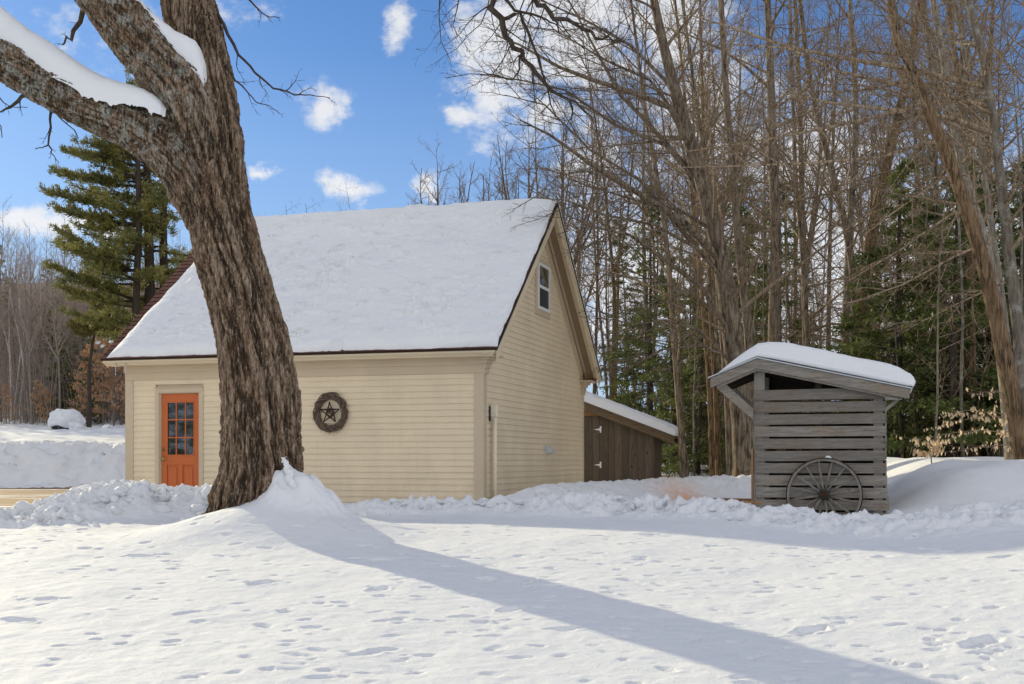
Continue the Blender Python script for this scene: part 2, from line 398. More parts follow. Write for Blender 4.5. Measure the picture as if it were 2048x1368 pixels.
def axis_pts(segs):
    out = [segs[0][0]]
    for a, b, d0, d1 in segs:
        x = a
        n = 0
        while x < b-1e-6:
            t = (x-a)/(b-a); x = min(b, x+d0+(d1-d0)*t); out.append(x)
    return np.array(out)
xs = axis_pts([(-400, -40, 40, 4), (-40, -20, 1.0, .3), (-20, -7, .16, .03), (-7, 7.5, .021, .021), (7.5, 14, .03, .2), (14, 40, .3, 1.5), (40, 400, 4, 40)])
ys = axis_pts([(-300, -10, 40, 3), (-10, 4.5, .5, .05), (4.5, 9, .017, .018), (9, 13, .018, .024), (13, 19, .024, .04), (19, 28, .05, .1), (28, 36, .12, .12), (36, 40, .07, .1), (40, 70, .25, .5), (70, 130, 1, 2), (130, 700, 5, 60)])
GX, GY = np.meshgrid(xs, ys)
GZ, DI, LI, OG = terrain(GX, GY, True)
nx, ny = len(xs), len(ys)
idx = np.arange(nx*ny).reshape(ny, nx)
q = np.stack([idx[:-1, :-1], idx[:-1, 1:], idx[1:, 1:], idx[1:, :-1]], -1).reshape(-1, 4)
gm = np_mesh('ground', np.stack([GX, GY, GZ], -1), q)
attr(gm, 'dirt', DI); attr(gm, 'litter', LI); attr(gm, 'orange_glow', OG)
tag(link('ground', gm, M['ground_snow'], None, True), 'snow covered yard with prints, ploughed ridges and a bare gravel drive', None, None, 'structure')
print('terrain', nx, ny, round(time.time()-T0, 1))

# loose lumps of snow on the ploughed ridges
def lumps(name, sites, label, seed, smin, smax):
    import bmesh
    bm = bmesh.new(); bmesh.ops.create_icosphere(bm, subdivisions=2, radius=1); bm.verts.ensure_lookup_table()
    bv = np.array([v.co[:] for v in bm.verts]); bf = np.array([[v.index for v in f.verts] for f in bm.faces]); bm.free()
    r = np.random.default_rng(seed); VV = []; FF = []; n = 0
    for (x, y, z, sc_) in sites:
        s = sc_*r.uniform(smin, smax)*(1+.8*(r.random() < .1))
        d = bv*np.array([r.uniform(.7, 1.25), r.uniform(.7, 1.25), r.uniform(.5, .9)])
        k = fbm3(bv[:, 0]*1.5+x*9, bv[:, 1]*1.5+y*9, bv[:, 2]*1.5, 2, 3)
        v = d*(1+.55*k)[:, None]
        for _ in range(3):            # broken faces
            nn = r.normal(size=3); nn /= np.linalg.norm(nn); c = .5+.25*r.random(); dd = v@nn
            v = v-np.where(dd > c, dd-c, 0)[:, None]*nn
        VV.append(v*s+np.array([x, y, z+s*.2])); FF.append(bf+n); n += len(bv)
    o = link(name, np_mesh(name, np.concatenate(VV), None, np.concatenate(FF)), M['snow'], None, True)
    tag(o, label, None, None, 'stuff'); return o
def sites_on(pts, n, seed, spread=.8):
    r = np.random.default_rng(seed); S = []
    while len(S) < n:
        i = r.integers(len(pts)-1); a, b = pts[i], pts[i+1]; t = r.random()
        w = a[3]+(b[3]-a[3])*t
        S.append((a[0]+(b[0]-a[0])*t+r.normal(0, w*spread*.6), a[1]+(b[1]-a[1])*t+r.normal(0, w*spread*.6)))
    S = np.array(S); out = []
    zz = np.array([terrain(np.array([[x]]), np.array([[y]]), fine=False)[0, 0] for x, y in S])
    return [(x, y, z, 1.) for (x, y), z in zip(S, zz)]
lumps('snow_lumps', sites_on(PILE[1:], 520, 1, 1.0), 'broken lumps of snow thrown up on the pile before the orange door', 1, .012, .07)
lumps('snow_lumps', sites_on(PLOW, 420, 2, .9), 'broken lumps of snow along the shaded ridge before the woodshed', 2, .012, .05)

# ------------------------------------------------------------------ garage
garage = empty('garage', (BX, BY, 0), A17, 'cream clapboard garage with a steep snow covered roof and orange door', 'garage')
GL, GW = 6.86, 7.07                     # length along the front, depth of the gable
EZ, RZ, OV = 2.66, 5.80, .35            # eave height, ridge height, overhang
SL = (RZ-EZ)/(GW/2+OV)                  # roof slope
def roofz(y): return EZ+SL*(OV+min(y, GW-y))
EX = .105
# core walls behind the boards
mb = MB(); dx0, dx1, dzt = -6.155, -5.375, 2.06   # door opening (x range)
mb.prism([(-GL+.02, -.0), (dx0-.0, -.0), (dx0, 2.5), (-GL+.02, 2.5)], 1, .03, .12)
mb.prism([(dx1, 0), (-.02, 0), (-.02, 2.5), (dx1, 2.5)], 1, .03, .12)
mb.prism([(dx0, dzt), (dx1, dzt), (dx1, 2.5), (dx0, 2.5)], 1, .03, .12)
mb.prism([(.03, -.3), (GW-.03, -.3), (GW-.03, roofz(GW)-.2), (GW/2, RZ-.2), (.03, roofz(0)-.2)], 0, -.12, -.03)
mb.prism([(.03, -.3), (GW-.03, -.3), (GW-.03, roofz(GW)-.2), (GW/2, RZ-.2), (.03, roofz(0)-.2)], 0, -GL+.03, -GL+.12)
mb.box(-GL+.02, -.02, GW-.12, GW-.03, -.3, 2.6)
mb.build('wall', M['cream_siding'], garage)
# clapboards: every course a sloped board
def course(mb, segs, z0, z1, mk, t=.022):
    for (a0, a1, b0, b1) in segs:       # a: bottom range, b: top range
        vs = [mk(a0, t, z0), mk(a1, t, z0), mk(b1, .005, z1), mk(b0, .005, z1), mk(a0, -.03, z0), mk(a1, -.03, z0), mk(b1, -.03, z1), mk(b0, -.03, z1)]
        mb.add(vs, [(0, 1, 2, 3), (4, 7, 6, 5), (0, 4, 5, 1), (1, 5, 6, 2), (0, 3, 7, 4)])
mb = MB(); z = -.09; rr = random.Random(4)
while z < 2.34:
    z1 = min(z+EX+.002, 2.36)
    fx0, fx1 = dx0-.1, dx1+.1
    if z < dzt+.1: segs = [(-GL+.13, fx0, -GL+.13, fx0), (fx1, -.13, fx1, -.13)]
    else: segs = [(-GL+.13, -.13, -GL+.13, -.13)]
    course(mb, segs, z, z1, lambda a, t, zz: (a, -t, zz), .021+rr.uniform(-.0015, .0015)); z += EX
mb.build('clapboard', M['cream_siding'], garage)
mb = MB(); z = -.09
while z < RZ-.3:
    z1 = z+EX+.002
    def rng_(zz):
        lim = (zz-EZ)/SL-OV+.25
        return max(.13, lim), min(GW-.04, GW-lim)
    a = rng_(z); b = rng_(z1)
    if a[1]-a[0] < .1 or b[1] <= b[0]: break
    course(mb, [(a[0], a[1], b[0], b[1])], z, z1, lambda s, t, zz: (t, s, zz), .021+rr.uniform(-.0015, .0015)); z += EX
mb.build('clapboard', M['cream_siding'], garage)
# corner boards
mb = MB(); mb.box(-.14, .033, -.033, .0, -.25, 2.30); mb.box(.0, .0335, .0, .13, -.25, 2.30); mb.build('corner_board', M['tan_trim'], garage, .004)
mb = MB(); mb.box(-GL-.028, -GL+.14, -.033, .0, -.25, 2.30); mb.box(-GL-.0285, -GL, .0, .13, -.25, 2.30); mb.build('corner_board', M['tan_trim'], garage, .004)
mb = MB(); mb.box(.0, .0285, GW-.05, GW+.028, -.25, 2.28); mb.box(-.1, .0, GW, GW+.028, -.25, 2.28); mb.build('corner_board', M['tan_trim'], garage, .004)
# frieze and stepped capitals
mb = MB(); mb.box(-GL-.03, .03, -.034, .0, 2.302, 2.60); mb.box(-GL-.045, .045, -.055, -.034, 2.44, 2.60); mb.build('frieze', M['tan_trim'], garage, .004)
for yy in (0, GW):
    s = 1 if yy == 0 else -1
    mb = MB()
    for (z0, z1, e, w) in ((2.29, 2.38, .036, .19), (2.38, 2.46, .055, .21), (2.46, 2.52, .085, .24), (2.52, 2.575, .13, .28)):
        a, b = sorted((yy-s*e, yy+s*w)); mb.box(.0, .02+e, a, b, z0, z1)
    # return of the cornice, sloped top
    a, b = sorted((yy-s*.30, yy+s*.36)); mb.box(.0, .26, a, b, 2.575, 2.605)
    mb.build('cornice_return', M['tan_trim'], garage, .003)
# box cornice along the front
mb = MB()
mb.prism([(-.30, 2.56), (-.055, 2.56), (-.055, 2.62), (-.02, 2.66), (-.30, 2.66)], 0, -GL-.26, .28)
mb.prism([(-.32, 2.585), (-.30, 2.585), (-.30, 2.66), (-.34, 2.66)], 0, -GL-.28, .30)
mb.prism([(-.355, 2.615), (-.335, 2.60), (-.335, 2.67), (-.355, 2.67)], 0, -GL-.28, .33)
mb.build('cornice', M['cream_trim'], garage)
mb = MB(); mb.box(-GL-.29, .345, -.372, -.356, 2.648, 2.672); mb.box(-GL-.29, .345, -.372, -.33, 2.672, 2.676); mb.build('drip_edge', M['white_paint'], garage)
# roof slabs (shingles run in the slab's own frame)
def slab(name, mat, y0, y1, x0, x1, th, off=0, front=True):
    L = math.hypot(y1-y0, SL*(y1-y0))
    o = MB(); o.box(x0, x1, 0, L, off, off+th)
    ob = o.build(name, mat, garage)
    if front: ob.location = (0, y0, EZ+SL*(y0+OV)); ob.rotation_euler = (math.atan(SL), 0, 0)
    else: ob.location = (0, GW-y0, EZ+SL*(y0+OV)); ob.rotation_euler = (math.atan(SL), 0, math.pi)
    return ob
RL = math.hypot(GW/2+OV, RZ-EZ)
slab('roof', M['shingle'], -OV-.02, GW/2, -GL-.29, .365, .03, .0)
slab('roof', M['shingle'], -OV-.02, GW/2, -.365, GL+.29, .03, .0, False)
# shingle courses stepped along the rake
mb = MB(); k = 0; s = 0
while s < RL-.12:
    mb.prism([(-.0+s, .031), (s+.15, .031), (s+.15, .034), (s, .046)], 0, -GL-.30, .335); s += .14
ob = mb.build('shingle_course', M['shingle'], garage); ob.location = (0, -OV-.02, EZ-.016); ob.rotation_euler = (math.atan(SL), 0, 0)
slab('rake_edge', M['dark_metal'], -OV-.02, GW/2+.03, .34, .372, .04, -.012)
slab('rake_edge', M['dark_metal'], -OV-.02, GW/2+.03, -.372, -.34, .04, -.012, False)
paint('pipe_paint', (.84, .76, .58), var=.03)
# rake boards: outer fascia, soffit, mouldings against the wall
for fr in (True, False):
    sx = (lambda a, b: (a, b)) if fr else (lambda a, b: (-b, -a))
    a, b = sx(.31, .342); slab('rake_board', M['cream_trim'], -OV+.02, GW/2-.0, a, b, .19, -.20, fr)
    a, b = sx(.342, .358); slab('rake_board', M['cream_trim'], -OV+.0, GW/2, a, b, .07, -.082, fr)
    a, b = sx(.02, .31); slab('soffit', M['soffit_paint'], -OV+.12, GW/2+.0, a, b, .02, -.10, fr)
    a, b = sx(.0, .036); slab('rake_frieze', M['tan_trim'], -OV+.36, GW/2, a, b, .26, -.38, fr)
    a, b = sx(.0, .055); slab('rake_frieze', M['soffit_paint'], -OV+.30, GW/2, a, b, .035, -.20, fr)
    a, b = sx(.0, .085); slab('rake_frieze', M['tan_trim'], -OV+.30, GW/2, a, b, .04, -.15, fr)
    a, b = sx(.23, .31); slab('rake_frieze', M['cream_trim'], -OV+.15, GW/2, a, b, .03, -.14, fr)
# left rake
for fr in (True, False):
    a, b = (-GL-.28, -GL-.25) if fr else (GL+.25, GL+.28); slab('rake_board', M['cream_trim'], -OV+.02, GW/2, a, b, .17, -.18, fr)
    a, b = (-GL-.25, -GL) if fr else (GL, GL+.25); slab('soffit', M['cream_trim'], -OV+.05, GW/2, a, b, .02, -.06, fr)

# snow on the roof, a thick soft slab following the slope
def roof_snow():
    nu, nv = 620, 300
    x0, x1 = -GL-.28, .384
    s = np.linspace(0, 1, nv); U, V = np.meshgrid(np.linspace(0, 1, nu), s)
    vv = V*(RL+.10)                               # distance up the slope, carries a little over the ridge
    lm = .10+.16*np.clip(V*1.6, 0, 1)+.03*fbm2(vv*2.2, vv*0, 3, 3)        # bare shingles beside the left rake
    xl = x0+lm
    n0 = .05+.018*fbm2(U*9, U*0, 4, 4)+.02*fbm2(U*40, U*0, 3, 14)
    X = xl+(x1-xl+.006*fbm2(vv*3, vv*0+9, 3, 5))*U
    Sd = n0+(vv)*(RL+.10-n0)/(RL+.10)
    dl = (X-xl); dr = (x1-X); db = Sd-n0; dt = RL+.10-Sd
    def edge(d, r): t = np.clip(d/r, 0, 1); return np.sqrt(np.clip(1-(1-t)**2, 0, 1))
    th = .155*edge(dl, .55)*edge(dr+.012, .08)*edge(db, .16)
    th *= .9+.12*fbm2(X*1.2, Sd*1.2, 3, 6)
    rough = sst(.9, .1, U*1.3)*.5+.5
    th += edge(dl, .4)*edge(dr, .06)*edge(db, .10)*((.028*fbm2(X*1.6, Sd*2.2, 3, 15)+.013*fbm2(X*5, Sd*7, 3, 115))+.012*rough*(1-2*np.abs(fbm2(X*3.2, Sd*6.5, 3, 16)))*sst(-.1,.35,fbm2(X*.9, Sd*1.3, 2, 18))+.009*fbm2(X*14, Sd*20, 3, 17))
    th += .018*(1-edge(dr, .35))*fbm2(X*14, Sd*14, 3, 19)*edge(dr, .03)
    r = np.random.default_rng(8)
    for k in range(210):                            # scars left by snow dropped from the tree
        cx, cs = r.uniform(x0+.6, x1-.3), RL*r.beta(1.6, 1.8)
        rr_ = r.uniform(.04, .13); m = (np.abs(X-cx) < rr_*3.5)&(np.abs(Sd-cs) < rr_*2.5)
        d = np.hypot((X[m]-cx)/(rr_*1.5), (Sd[m]-cs)/(rr_*.75))*(1+.35*vn2(X[m]*9, Sd[m]*9, 20+k))
        th[m] += (.052*np.exp(-((d-1.0)/.22)**2)*sst(-.8, .7, (Sd[m]-cs)/rr_)-.024*np.exp(-(d*1.2)**2))
    th = np.maximum(th, 0)+.075*sst(RL-1.3, RL-.1, Sd)*edge(dl, .3)*edge(dr+.01, .08)
    ca, sa = math.cos(math.atan(SL)), math.sin(math.atan(SL))
    over = np.clip(Sd-RL+.16, 0, None)
    th2 = th-1.5*over**2
    y = -OV+Sd*ca-(th+.03)*sa; z = EZ+Sd*sa+(th2+.03)*ca-over*.35
    bulge = .05*(1-edge(db, .14))*edge(db+.03, .05)
    y = y-bulge*ca; z = z-bulge*sa*.4
    V3 = np.stack([X, y, z], -1); idx = np.arange(nu*nv).reshape(nv, nu)
    q = np.stack([idx[:-1, :-1], idx[:-1, 1:], idx[1:, 1:], idx[1:, :-1]], -1).reshape(-1, 4)
    return link('roof_snow', np_mesh('roof_snow', V3, q), M['snow'], garage, True)
roof_snow()
mb = MB(); ca, sa = math.cos(math.atan(SL)), math.sin(math.atan(SL))
mb.prism([(GW/2-.08, RZ+.03), (GW/2+.10, RZ+.115), (GW/2+.5, RZ-.25), (GW+OV-.1, EZ+.22), (GW+OV-.03, EZ+.07), (GW/2+.1, RZ-.02)], 0, -GL-.1, .36)
mb.build('roof_snow', M['snow'], garage, .03)

# door
def door():
    o = empty('door', (0, 0, 0)); o.parent = garage
    w = dx1-dx0; y = .03
    st, rt = .105, .115
    z0 = 0.02; zt = 2.05
    mb = MB()
    mb.box(dx0, dx0+st, y, y+.04, z0, zt); mb.box(dx1-st, dx1, y, y+.04, z0, zt)
    mb.box(dx0+st, dx1-st, y, y+.04, zt-rt-.03, zt)
    gz0, gz1 = .93, zt-rt-.03
    mb.box(dx0+st, dx1-st, y, y+.04, gz0-.17, gz0)       # lock rail
    mb.box(dx0+st, dx1-st, y, y+.04, z0, z0+.2)
    xm = (dx0+dx1)/2
    mb.box(xm-.04, xm+.04, y, y+.04, z0+.2, gz0-.17)
    a, b = dx0+st, dx1-st; gw = b-a
    for i in (1, 2):
        xx = a+gw*i/3; mb.box(xx-.011, xx+.011, y+.004, y+.03, gz0, gz1)
        zz = gz0+(gz1-gz0)*i/3; mb.box(a, b, y+.005, y+.029, zz-.011, zz+.011)
    # glazing bead
    for (xa, xb, za, zb) in ((a, a+.018, gz0, gz1), (b-.018, b, gz0, gz1), (a, b, gz0, gz0+.018), (a, b, gz1-.018, gz1)):
        mb.box(xa, xb, y-.006, y+.012, za, zb)
    mb.build('door_leaf', M['orange_paint'], o, .003)
    for (xa, xb) in ((dx0+st, xm-.04), (xm+.04, dx1-st)):
        mb = MB(); mb.box(xa, xb, y+.02, y+.03, z0+.2, gz0-.17); mb.box(xa+.045, xb-.045, y+.006, y+.03, z0+.245, gz0-.215)
        mb.build('door_panel', M['orange_paint'], o, .008)
    mb = MB(); mb.box(a, b, y+.018, y+.022, gz0, gz1); mb.build('pane', M['window_glass'], o)
    def knob(z, r, mat, nm, dark):
        mb = MB(); x = dx0+.055
        mb.tube([(x, y+.0, z), (x, y-.012, z)], .03, 16)
        mb.tube([(x, y-.012, z), (x, y-.035, z), (x, y-.04, z), (x, y-.062, z), (x, y-.072, z)], [.012, .012, r, r, r*.5] if dark else [.018, .018, .014, .012, .006], 14)
        mb.build(nm, mat, o, 0, True)
    knob(1.04, .02, M['brass'], 'deadbolt', False); knob(.87, .028, M['brass'], 'door_knob', True)
    # frame: jambs, casing, sill
    mb = MB()
    mb.box(dx0-.03, dx0-.003, -.01, .11, -.05, zt+.03); mb.box(dx1+.003, dx1+.03, -.01, .11, -.05, zt+.03); mb.box(dx0-.03, dx1+.03, -.01, .11, zt+.004, zt+.03)
    mb.box(dx0-.105, dx0-.025, -.032, -.0, -.1, zt+.10); mb.box(dx1+.025, dx1+.105, -.032, -.0, -.1, zt+.10); mb.box(dx0-.025, dx1+.025, -.032, 0, zt+.02, zt+.10)
    mb.box(dx0-.115, dx1+.115, -.045, -.0, zt+.10, zt+.118)
    mb.build('door_frame', M['tan_trim'], garage, .003)
    mb = MB(); mb.box(dx0-.03, dx1+.03, -.06, .11, -.04, .015); mb.build('door_sill', M['galvanised'], garage, .003)
door()

# gable window
def window():
    # the photograph puts it nearly in the middle of the gable, seen sharply from the side
    o = empty('window', (0, 0, 0)); o.parent = garage
    yc, hw, z0, z1 = WY, .42, WZ0, WZ1
    mb = MB()
    mb.box(.0, .04, yc-hw-.10, yc-hw, z0-.11, z1+.10); mb.box(.0, .04, yc+hw, yc+hw+.10, z0-.11, z1+.10)
    mb.box(.0, .04, yc-hw, yc+hw, z1, z1+.10); mb.box(.0, .04, yc-hw, yc+hw, z0-.11, z0)
    mb.build('window_casing', M['tan_trim'], o, .003)
    mb = MB(); x0, x1 = .0, .065
    mb.box(x0, x1, yc-hw, yc-hw+.055, z0, z1); mb.box(x0, x1, yc+hw-.055, yc+hw, z0, z1)
    mb.box(x0, x1, yc-hw+.055, yc+hw-.055, z1-.055, z1); mb.box(x0, x1, yc-hw+.055, yc+hw-.055, z0, z0+.06)
    zm = (z0+z1)/2
    mb.box(x0, x1-.01, yc-hw+.055, yc+hw-.055, zm-.03, zm+.03)
    mb.build('window_frame', M['white_paint'], o, .003)
    mb = MB(); mb.box(.040, .044, yc-hw+.05, yc+hw-.05, zm, z1-.05); mb.build('pane', M['window_glass'], o)
    mb = MB(); mb.box(.036, .040, yc-hw+.05, yc+hw-.05, z0+.05, zm); mb.build('insect_screen', M['dark_metal'], o)
# window position from its sight lines on the gable plane (x=0): px 1072..1095
def gable_y(px):
    k = (px-1024)/F; c, s = math.cos(A17), math.sin(A17)   # X = BX - y*s ; Y = BY + y*c
    return (k*BY-BX)/(-s-k*c)
ya, yb = gable_y(1071), gable_y(1095)
WY = (ya+yb)/2
def zat(px, py): y = gable_y(px); return EYE+(HY-py)/F*(BY+y*math.cos(A17))
WZ0, WZ1 = zat(1083, 622), zat(1083, 530)
print('window', ya, yb, WZ0, WZ1)
window()
# conduit with its box on the gable wall
yc = gable_y(980); zt = zat(980, 810)
con = empty('wall_conduit', (0, 0, 0), 0); con.parent = garage
mb = MB(); mb.tube([(.085, yc, -.1), (.085, yc, zt-.2)], .036, 12); mb.build('pipe', M['pipe_paint'], con, 0, True)
mb = MB(); mb.box(.02, .13, yc-.055, yc+.055, zt-.2, zt); mb.box(.04, .11, yc-.035, yc+.035, zt-.24, zt-.2); mb.build('junction_box', M['pipe_paint'], con, .006)
mb = MB(); mb.box(.02, .035, yc-.12, yc-.06, zt-.28, zt-.02); mb.build('conduit_bracket', M['dark_metal'], con)
# metal vent hood
yv = gable_y(1091); zv = zat(1091, 900)
mb = MB(); mb.add([(.022, yv-.10, zv+.09), (.022, yv+.10, zv+.09), (.022, yv-.10, zv-.08), (.022, yv+.10, zv-.08), (.17, yv-.09, zv-.05), (.17, yv+.09, zv-.05), (.05, yv-.09, zv+.09), (.05, yv+.09, zv+.09)],
       [(0, 2, 4, 6), (1, 7, 5, 3), (6, 4, 5, 7), (0, 6, 7, 1)])
ob = mb.build('vent_hood', M['galvanised'], garage); md = ob.modifiers.new('t', 'SOLIDIFY'); md.thickness = .004
# icicles
for i, (px, ln, y0) in enumerate(((-GL-.02, .26, -.33), (-GL+.19, .20, -.33))):
    mb = MB(); mb.tube([(0, 0, 0), (.002, 0, -.3*ln), (0, .003, -.7*ln), (.003, 0, -ln)], [.011, .008, .005, .001], 8)
    t = M.get('ice')
    if t is None:
        nt = NT('ice'); M['ice'] = nt.out((.85, .88, .9), .15, None, .5, 0, {'Transmission Weight': .6, 'IOR': 1.31})
    w = b2w(px, y0, 2.60); ob = mb.build('icicle', M['ice'], None, 0, True); ob.location = w
    tag(ob, ('longer icicle at the left corner of the garage eave', 'shorter icicle just above the left corner board of the garage')[i], 'icicle', 'icicles on the garage eave')

# ------------------------------------------------------------------ wreath
def wreath():
    c = b2w(0, 0, 0)
    # centre on the front wall at px 664, py 825
    k = (664-1024)/F; ca, sa = math.cos(A17), math.sin(A17)
    x = (k*BY-BX)/(ca-k*sa); loc = b2w(x, -.05, EYE+(HY-825)/F*(BY+x*sa))
    o = empty('wreath', loc, A17, 'round vine wreath with a twig star hung on the cream wall', 'wreath')
    r = random.Random(3); mb = MB(); R = .265
    for k in range(50):
        a0 = r.uniform(0, 6.28); sp = r.uniform(2.2, 6.0); ph = r.uniform(0, 6.28); rr_ = r.uniform(.012, .068); tw = r.uniform(2, 5)
        pts = []
        n = int(sp*7)
        for i in range(n+1):
            a = a0+sp*i/n; q = ph+tw*a
            rad = R+rr_*math.cos(q)+r.uniform(-.003, .003); pts.append((rad*math.cos(a), -.01+rr_*.75*math.sin(q), rad*1.08*math.sin(a)))
        mb.tube(pts, [.0068*r.uniform(.6, 1.2)]*(n+1), 5)
    for k in range(26):
        a = r.uniform(0, 6.28) if k < 12 else r.uniform(3.4, 6.0); L = r.uniform(.06, .13); R1 = R+.03
        d = a+r.choice((-1, 1))*r.uniform(.7, 1.3)
        p = Vector((R1*math.cos(a), -.02, R1*1.08*math.sin(a)))
        mb.tube([p, p+Vector((math.cos(d)*L*.5, -.01, math.sin(d)*L*.5)), p+Vector((math.cos(d+.3)*L, .0, math.sin(d+.3)*L))], [.004, .003, .0015], 4)
    mb.build('vine_ring', M['vine'], o, 0, True)
    mb = MB(); S = .185
    v = [(S*math.sin(2*math.pi*i/5), S*math.cos(2*math.pi*i/5)) for i in range(5)]
    for i in range(5):
        a, b = v[i], v[(i+2) % 5]
        for s in range(5):
            j = lambda: r.uniform(-.014, .014)
            mb.tube([(a[0]+j()*.6, -.045+j()*.5, a[1]+j()*.6-.01), ((a[0]+b[0])/2+j(), -.04+j()*.5, (a[1]+b[1])/2+j()-.01), (b[0]+j()*.6, -.045+j()*.5, b[1]+j()*.6-.01)], [.006, .008, .006], 5)
    for s in range(46):
        a = r.uniform(0, 6.28); q = r.uniform(0, .07); L = r.uniform(.02, .05); b = r.uniform(0, 6.28)
        mb.tube([(q*math.cos(a), -.04, q*math.sin(a)), (q*math.cos(a)+L*math.cos(b), -.035, q*math.sin(a)+L*math.sin(b))], .004, 4)
    mb.build('star', M['vine_dark'], o, 0, True)
bark('vine', (.10, .07, .05), (.34, .25, .19), 0, 8); bark('vine_dark', (.035, .022, .016), (.09, .06, .045), 0, 4)
wreath()

# ------------------------------------------------------------------ woodshed with slatted wall
SX, SY = 3.227, 16.0
shed = empty('woodshed', (SX, SY, 0), A17, 'weathered grey woodshed with a slatted end wall and snow piled roof', 'woodshed')
SW, SD = 1.665, 1.35
r = random.Random(11)
zt = [1.775, .161]
for k in range(11):
    mb = MB(); z1 = zt[0]-k*zt[1]; z0 = z1-.134
    j = r.uniform(-.006, .006); e = r.uniform(-.008, .01)+(.03 if k >= 9 else 0)+k*.003
    if k == 0:   # top board cut to the roof line on the right
        mb.prism([(-.005, z0), (SW+e, z0+.004), (SW+e, z1-.035), (SW-.42, z1+.012), (-.0, z1)], 1, -.026, -.003)
    else: mb.prism([(-.005+k*.004, z0+j*.5), (SW+e, z0+.003-j*.5), (SW+e, z1-j*.5), (k*.004-.005, z1+j*.5)], 1, -.026+r.uniform(-.003, .003), -.002)
    for xx in (.035, .06, SW-.05, SW-.02):      # nail heads
        mb.tube([(xx, -.028, (z0+z1)/2+r.choice((-.035, .035))), (xx, -.0285, (z0+z1)/2)], .004, 6)
    mb.build('wall_board', M['grey_board'], shed, .002)
for (xx, w, zz) in ((.0, .14, 2.06), (SW-.14, .12, 1.72)):
    mb = MB(); mb.box(xx, xx+w, .0, .09, .0, zz); mb.build('post', M['grey_post'], shed, .004)
    mb = MB(); mb.box(xx, xx+.09, SD-.09, SD, .0, zz-.03); mb.build('post', M['grey_post'], shed, .004)
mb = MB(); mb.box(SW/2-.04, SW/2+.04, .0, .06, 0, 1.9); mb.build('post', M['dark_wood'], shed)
# gable roof: ridge close to the left, long fall to the right
RXs, RZs = .055, 2.20
LXs, LZs = -.575, 1.95
RXe, RZe = 1.975, 1.765
yf, yb_ = -.17, SD+.2
def shed_slope(name, mat, a, b, y0, y1, o0, o1, bev=.003, parent=None):
    mb = MB(); mb.prism([(a[0], a[1]+o0), (b[0], b[1]+o0), (b[0], b[1]+o1), (a[0], a[1]+o1)], 1, y0, y1)
    return mb.build(name, mat, parent or shed, bev)
Lp, Rp, Kp = (LXs, LZs), (RXe, RZe), (RXs, RZs)
shed_slope('fascia', M['grey_board'], (LXs+.02, LZs+.005), Kp, yf, yf+.03, -.142, -.012)
shed_slope('fascia', M['grey_board'], Kp, (RXe-.01, RZe+.003), yf, yf+.03, -.142, -.012)
shed_slope('rafter', M['grey_post'], (LXs+.1, LZs+.02), Kp, yf+.032, yf+.07, -.168, -.05)
shed_slope('rafter', M['grey_post'], Kp, (RXe-.1, RZe+.02), yf+.032, yf+.07, -.168, -.05)
for yy in (.4, .85, 1.3):
    shed_slope('rafter', M['dark_wood'], (LXs+.06, LZs+.02), Kp, yy, yy+.04, -.13, -.03)
    shed_slope('rafter', M['dark_wood'], Kp, (RXe-.06, RZe+.02), yy, yy+.04, -.13, -.03)
shed_slope('roof_deck', M['dark_wood'], Lp, Kp, yf+.005, yb_, -.028, -.011)
shed_slope('roof_deck', M['dark_wood'], Kp, Rp, yf+.005, yb_, -.028, -.011)
shed_slope('metal_roof', M['galvanised'], (LXs-.015, LZs-.005), Kp, yf-.02, yb_, -.008, .008)
shed_slope('metal_roof', M['galvanised'], Kp, (RXe+.02, RZe-.003), yf-.02, yb_, -.008, .008)
# knee braces under the open left side
mb = MB(); mb.prism([(-.47, 1.80), (-.38, 1.88), (.0, 1.53), (.0, 1.38)], 1, -.10, -.065); mb.build('brace', M['grey_board'], shed, .003)
mb = MB(); mb.prism([(-.47, 1.80), (-.38, 1.88), (.0, 1.53), (.0, 1.38)], 1, SD-.05, SD-.015); mb.build('brace', M['grey_board'], shed, .003)
mb = MB(); mb.prism([(SW, 1.46), (SW, 1.52), (RXe-.12, 1.68), (RXe-.06, 1.68)], 1, -.02, .0); mb.build('brace', M['grey_post'], shed, .003)
mb = MB(); mb.prism([(SW, 1.62), (SW, 1.70), (RXe-.1, 1.685), (RXe-.1, 1.62)], 1, yf+.032, yf+.06); mb.build('purlin', M['grey_post'], shed, .003)
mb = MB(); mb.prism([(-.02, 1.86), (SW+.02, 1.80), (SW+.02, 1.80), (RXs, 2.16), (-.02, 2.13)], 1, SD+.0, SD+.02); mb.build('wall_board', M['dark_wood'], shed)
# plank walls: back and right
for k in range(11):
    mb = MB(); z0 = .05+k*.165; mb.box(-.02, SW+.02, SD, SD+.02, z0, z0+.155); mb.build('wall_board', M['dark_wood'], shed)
for k in range(10):
    mb = MB(); z0 = .05+k*.163; mb.box(SW+.002, SW+.024, .0, SD, z0, z0+.15); mb.build('wall_board', M['grey_board'], shed, .002)
mb = MB(); mb.box(-.03, SW, -.0, SD, -.05, .08); mb.build('floor_frame', M['pale_board'], shed)
mb = MB(); mb.box(-.035, -.008, -.02, .06, .0, 1.0); mb.build('fascia', M['pale_board'], shed)
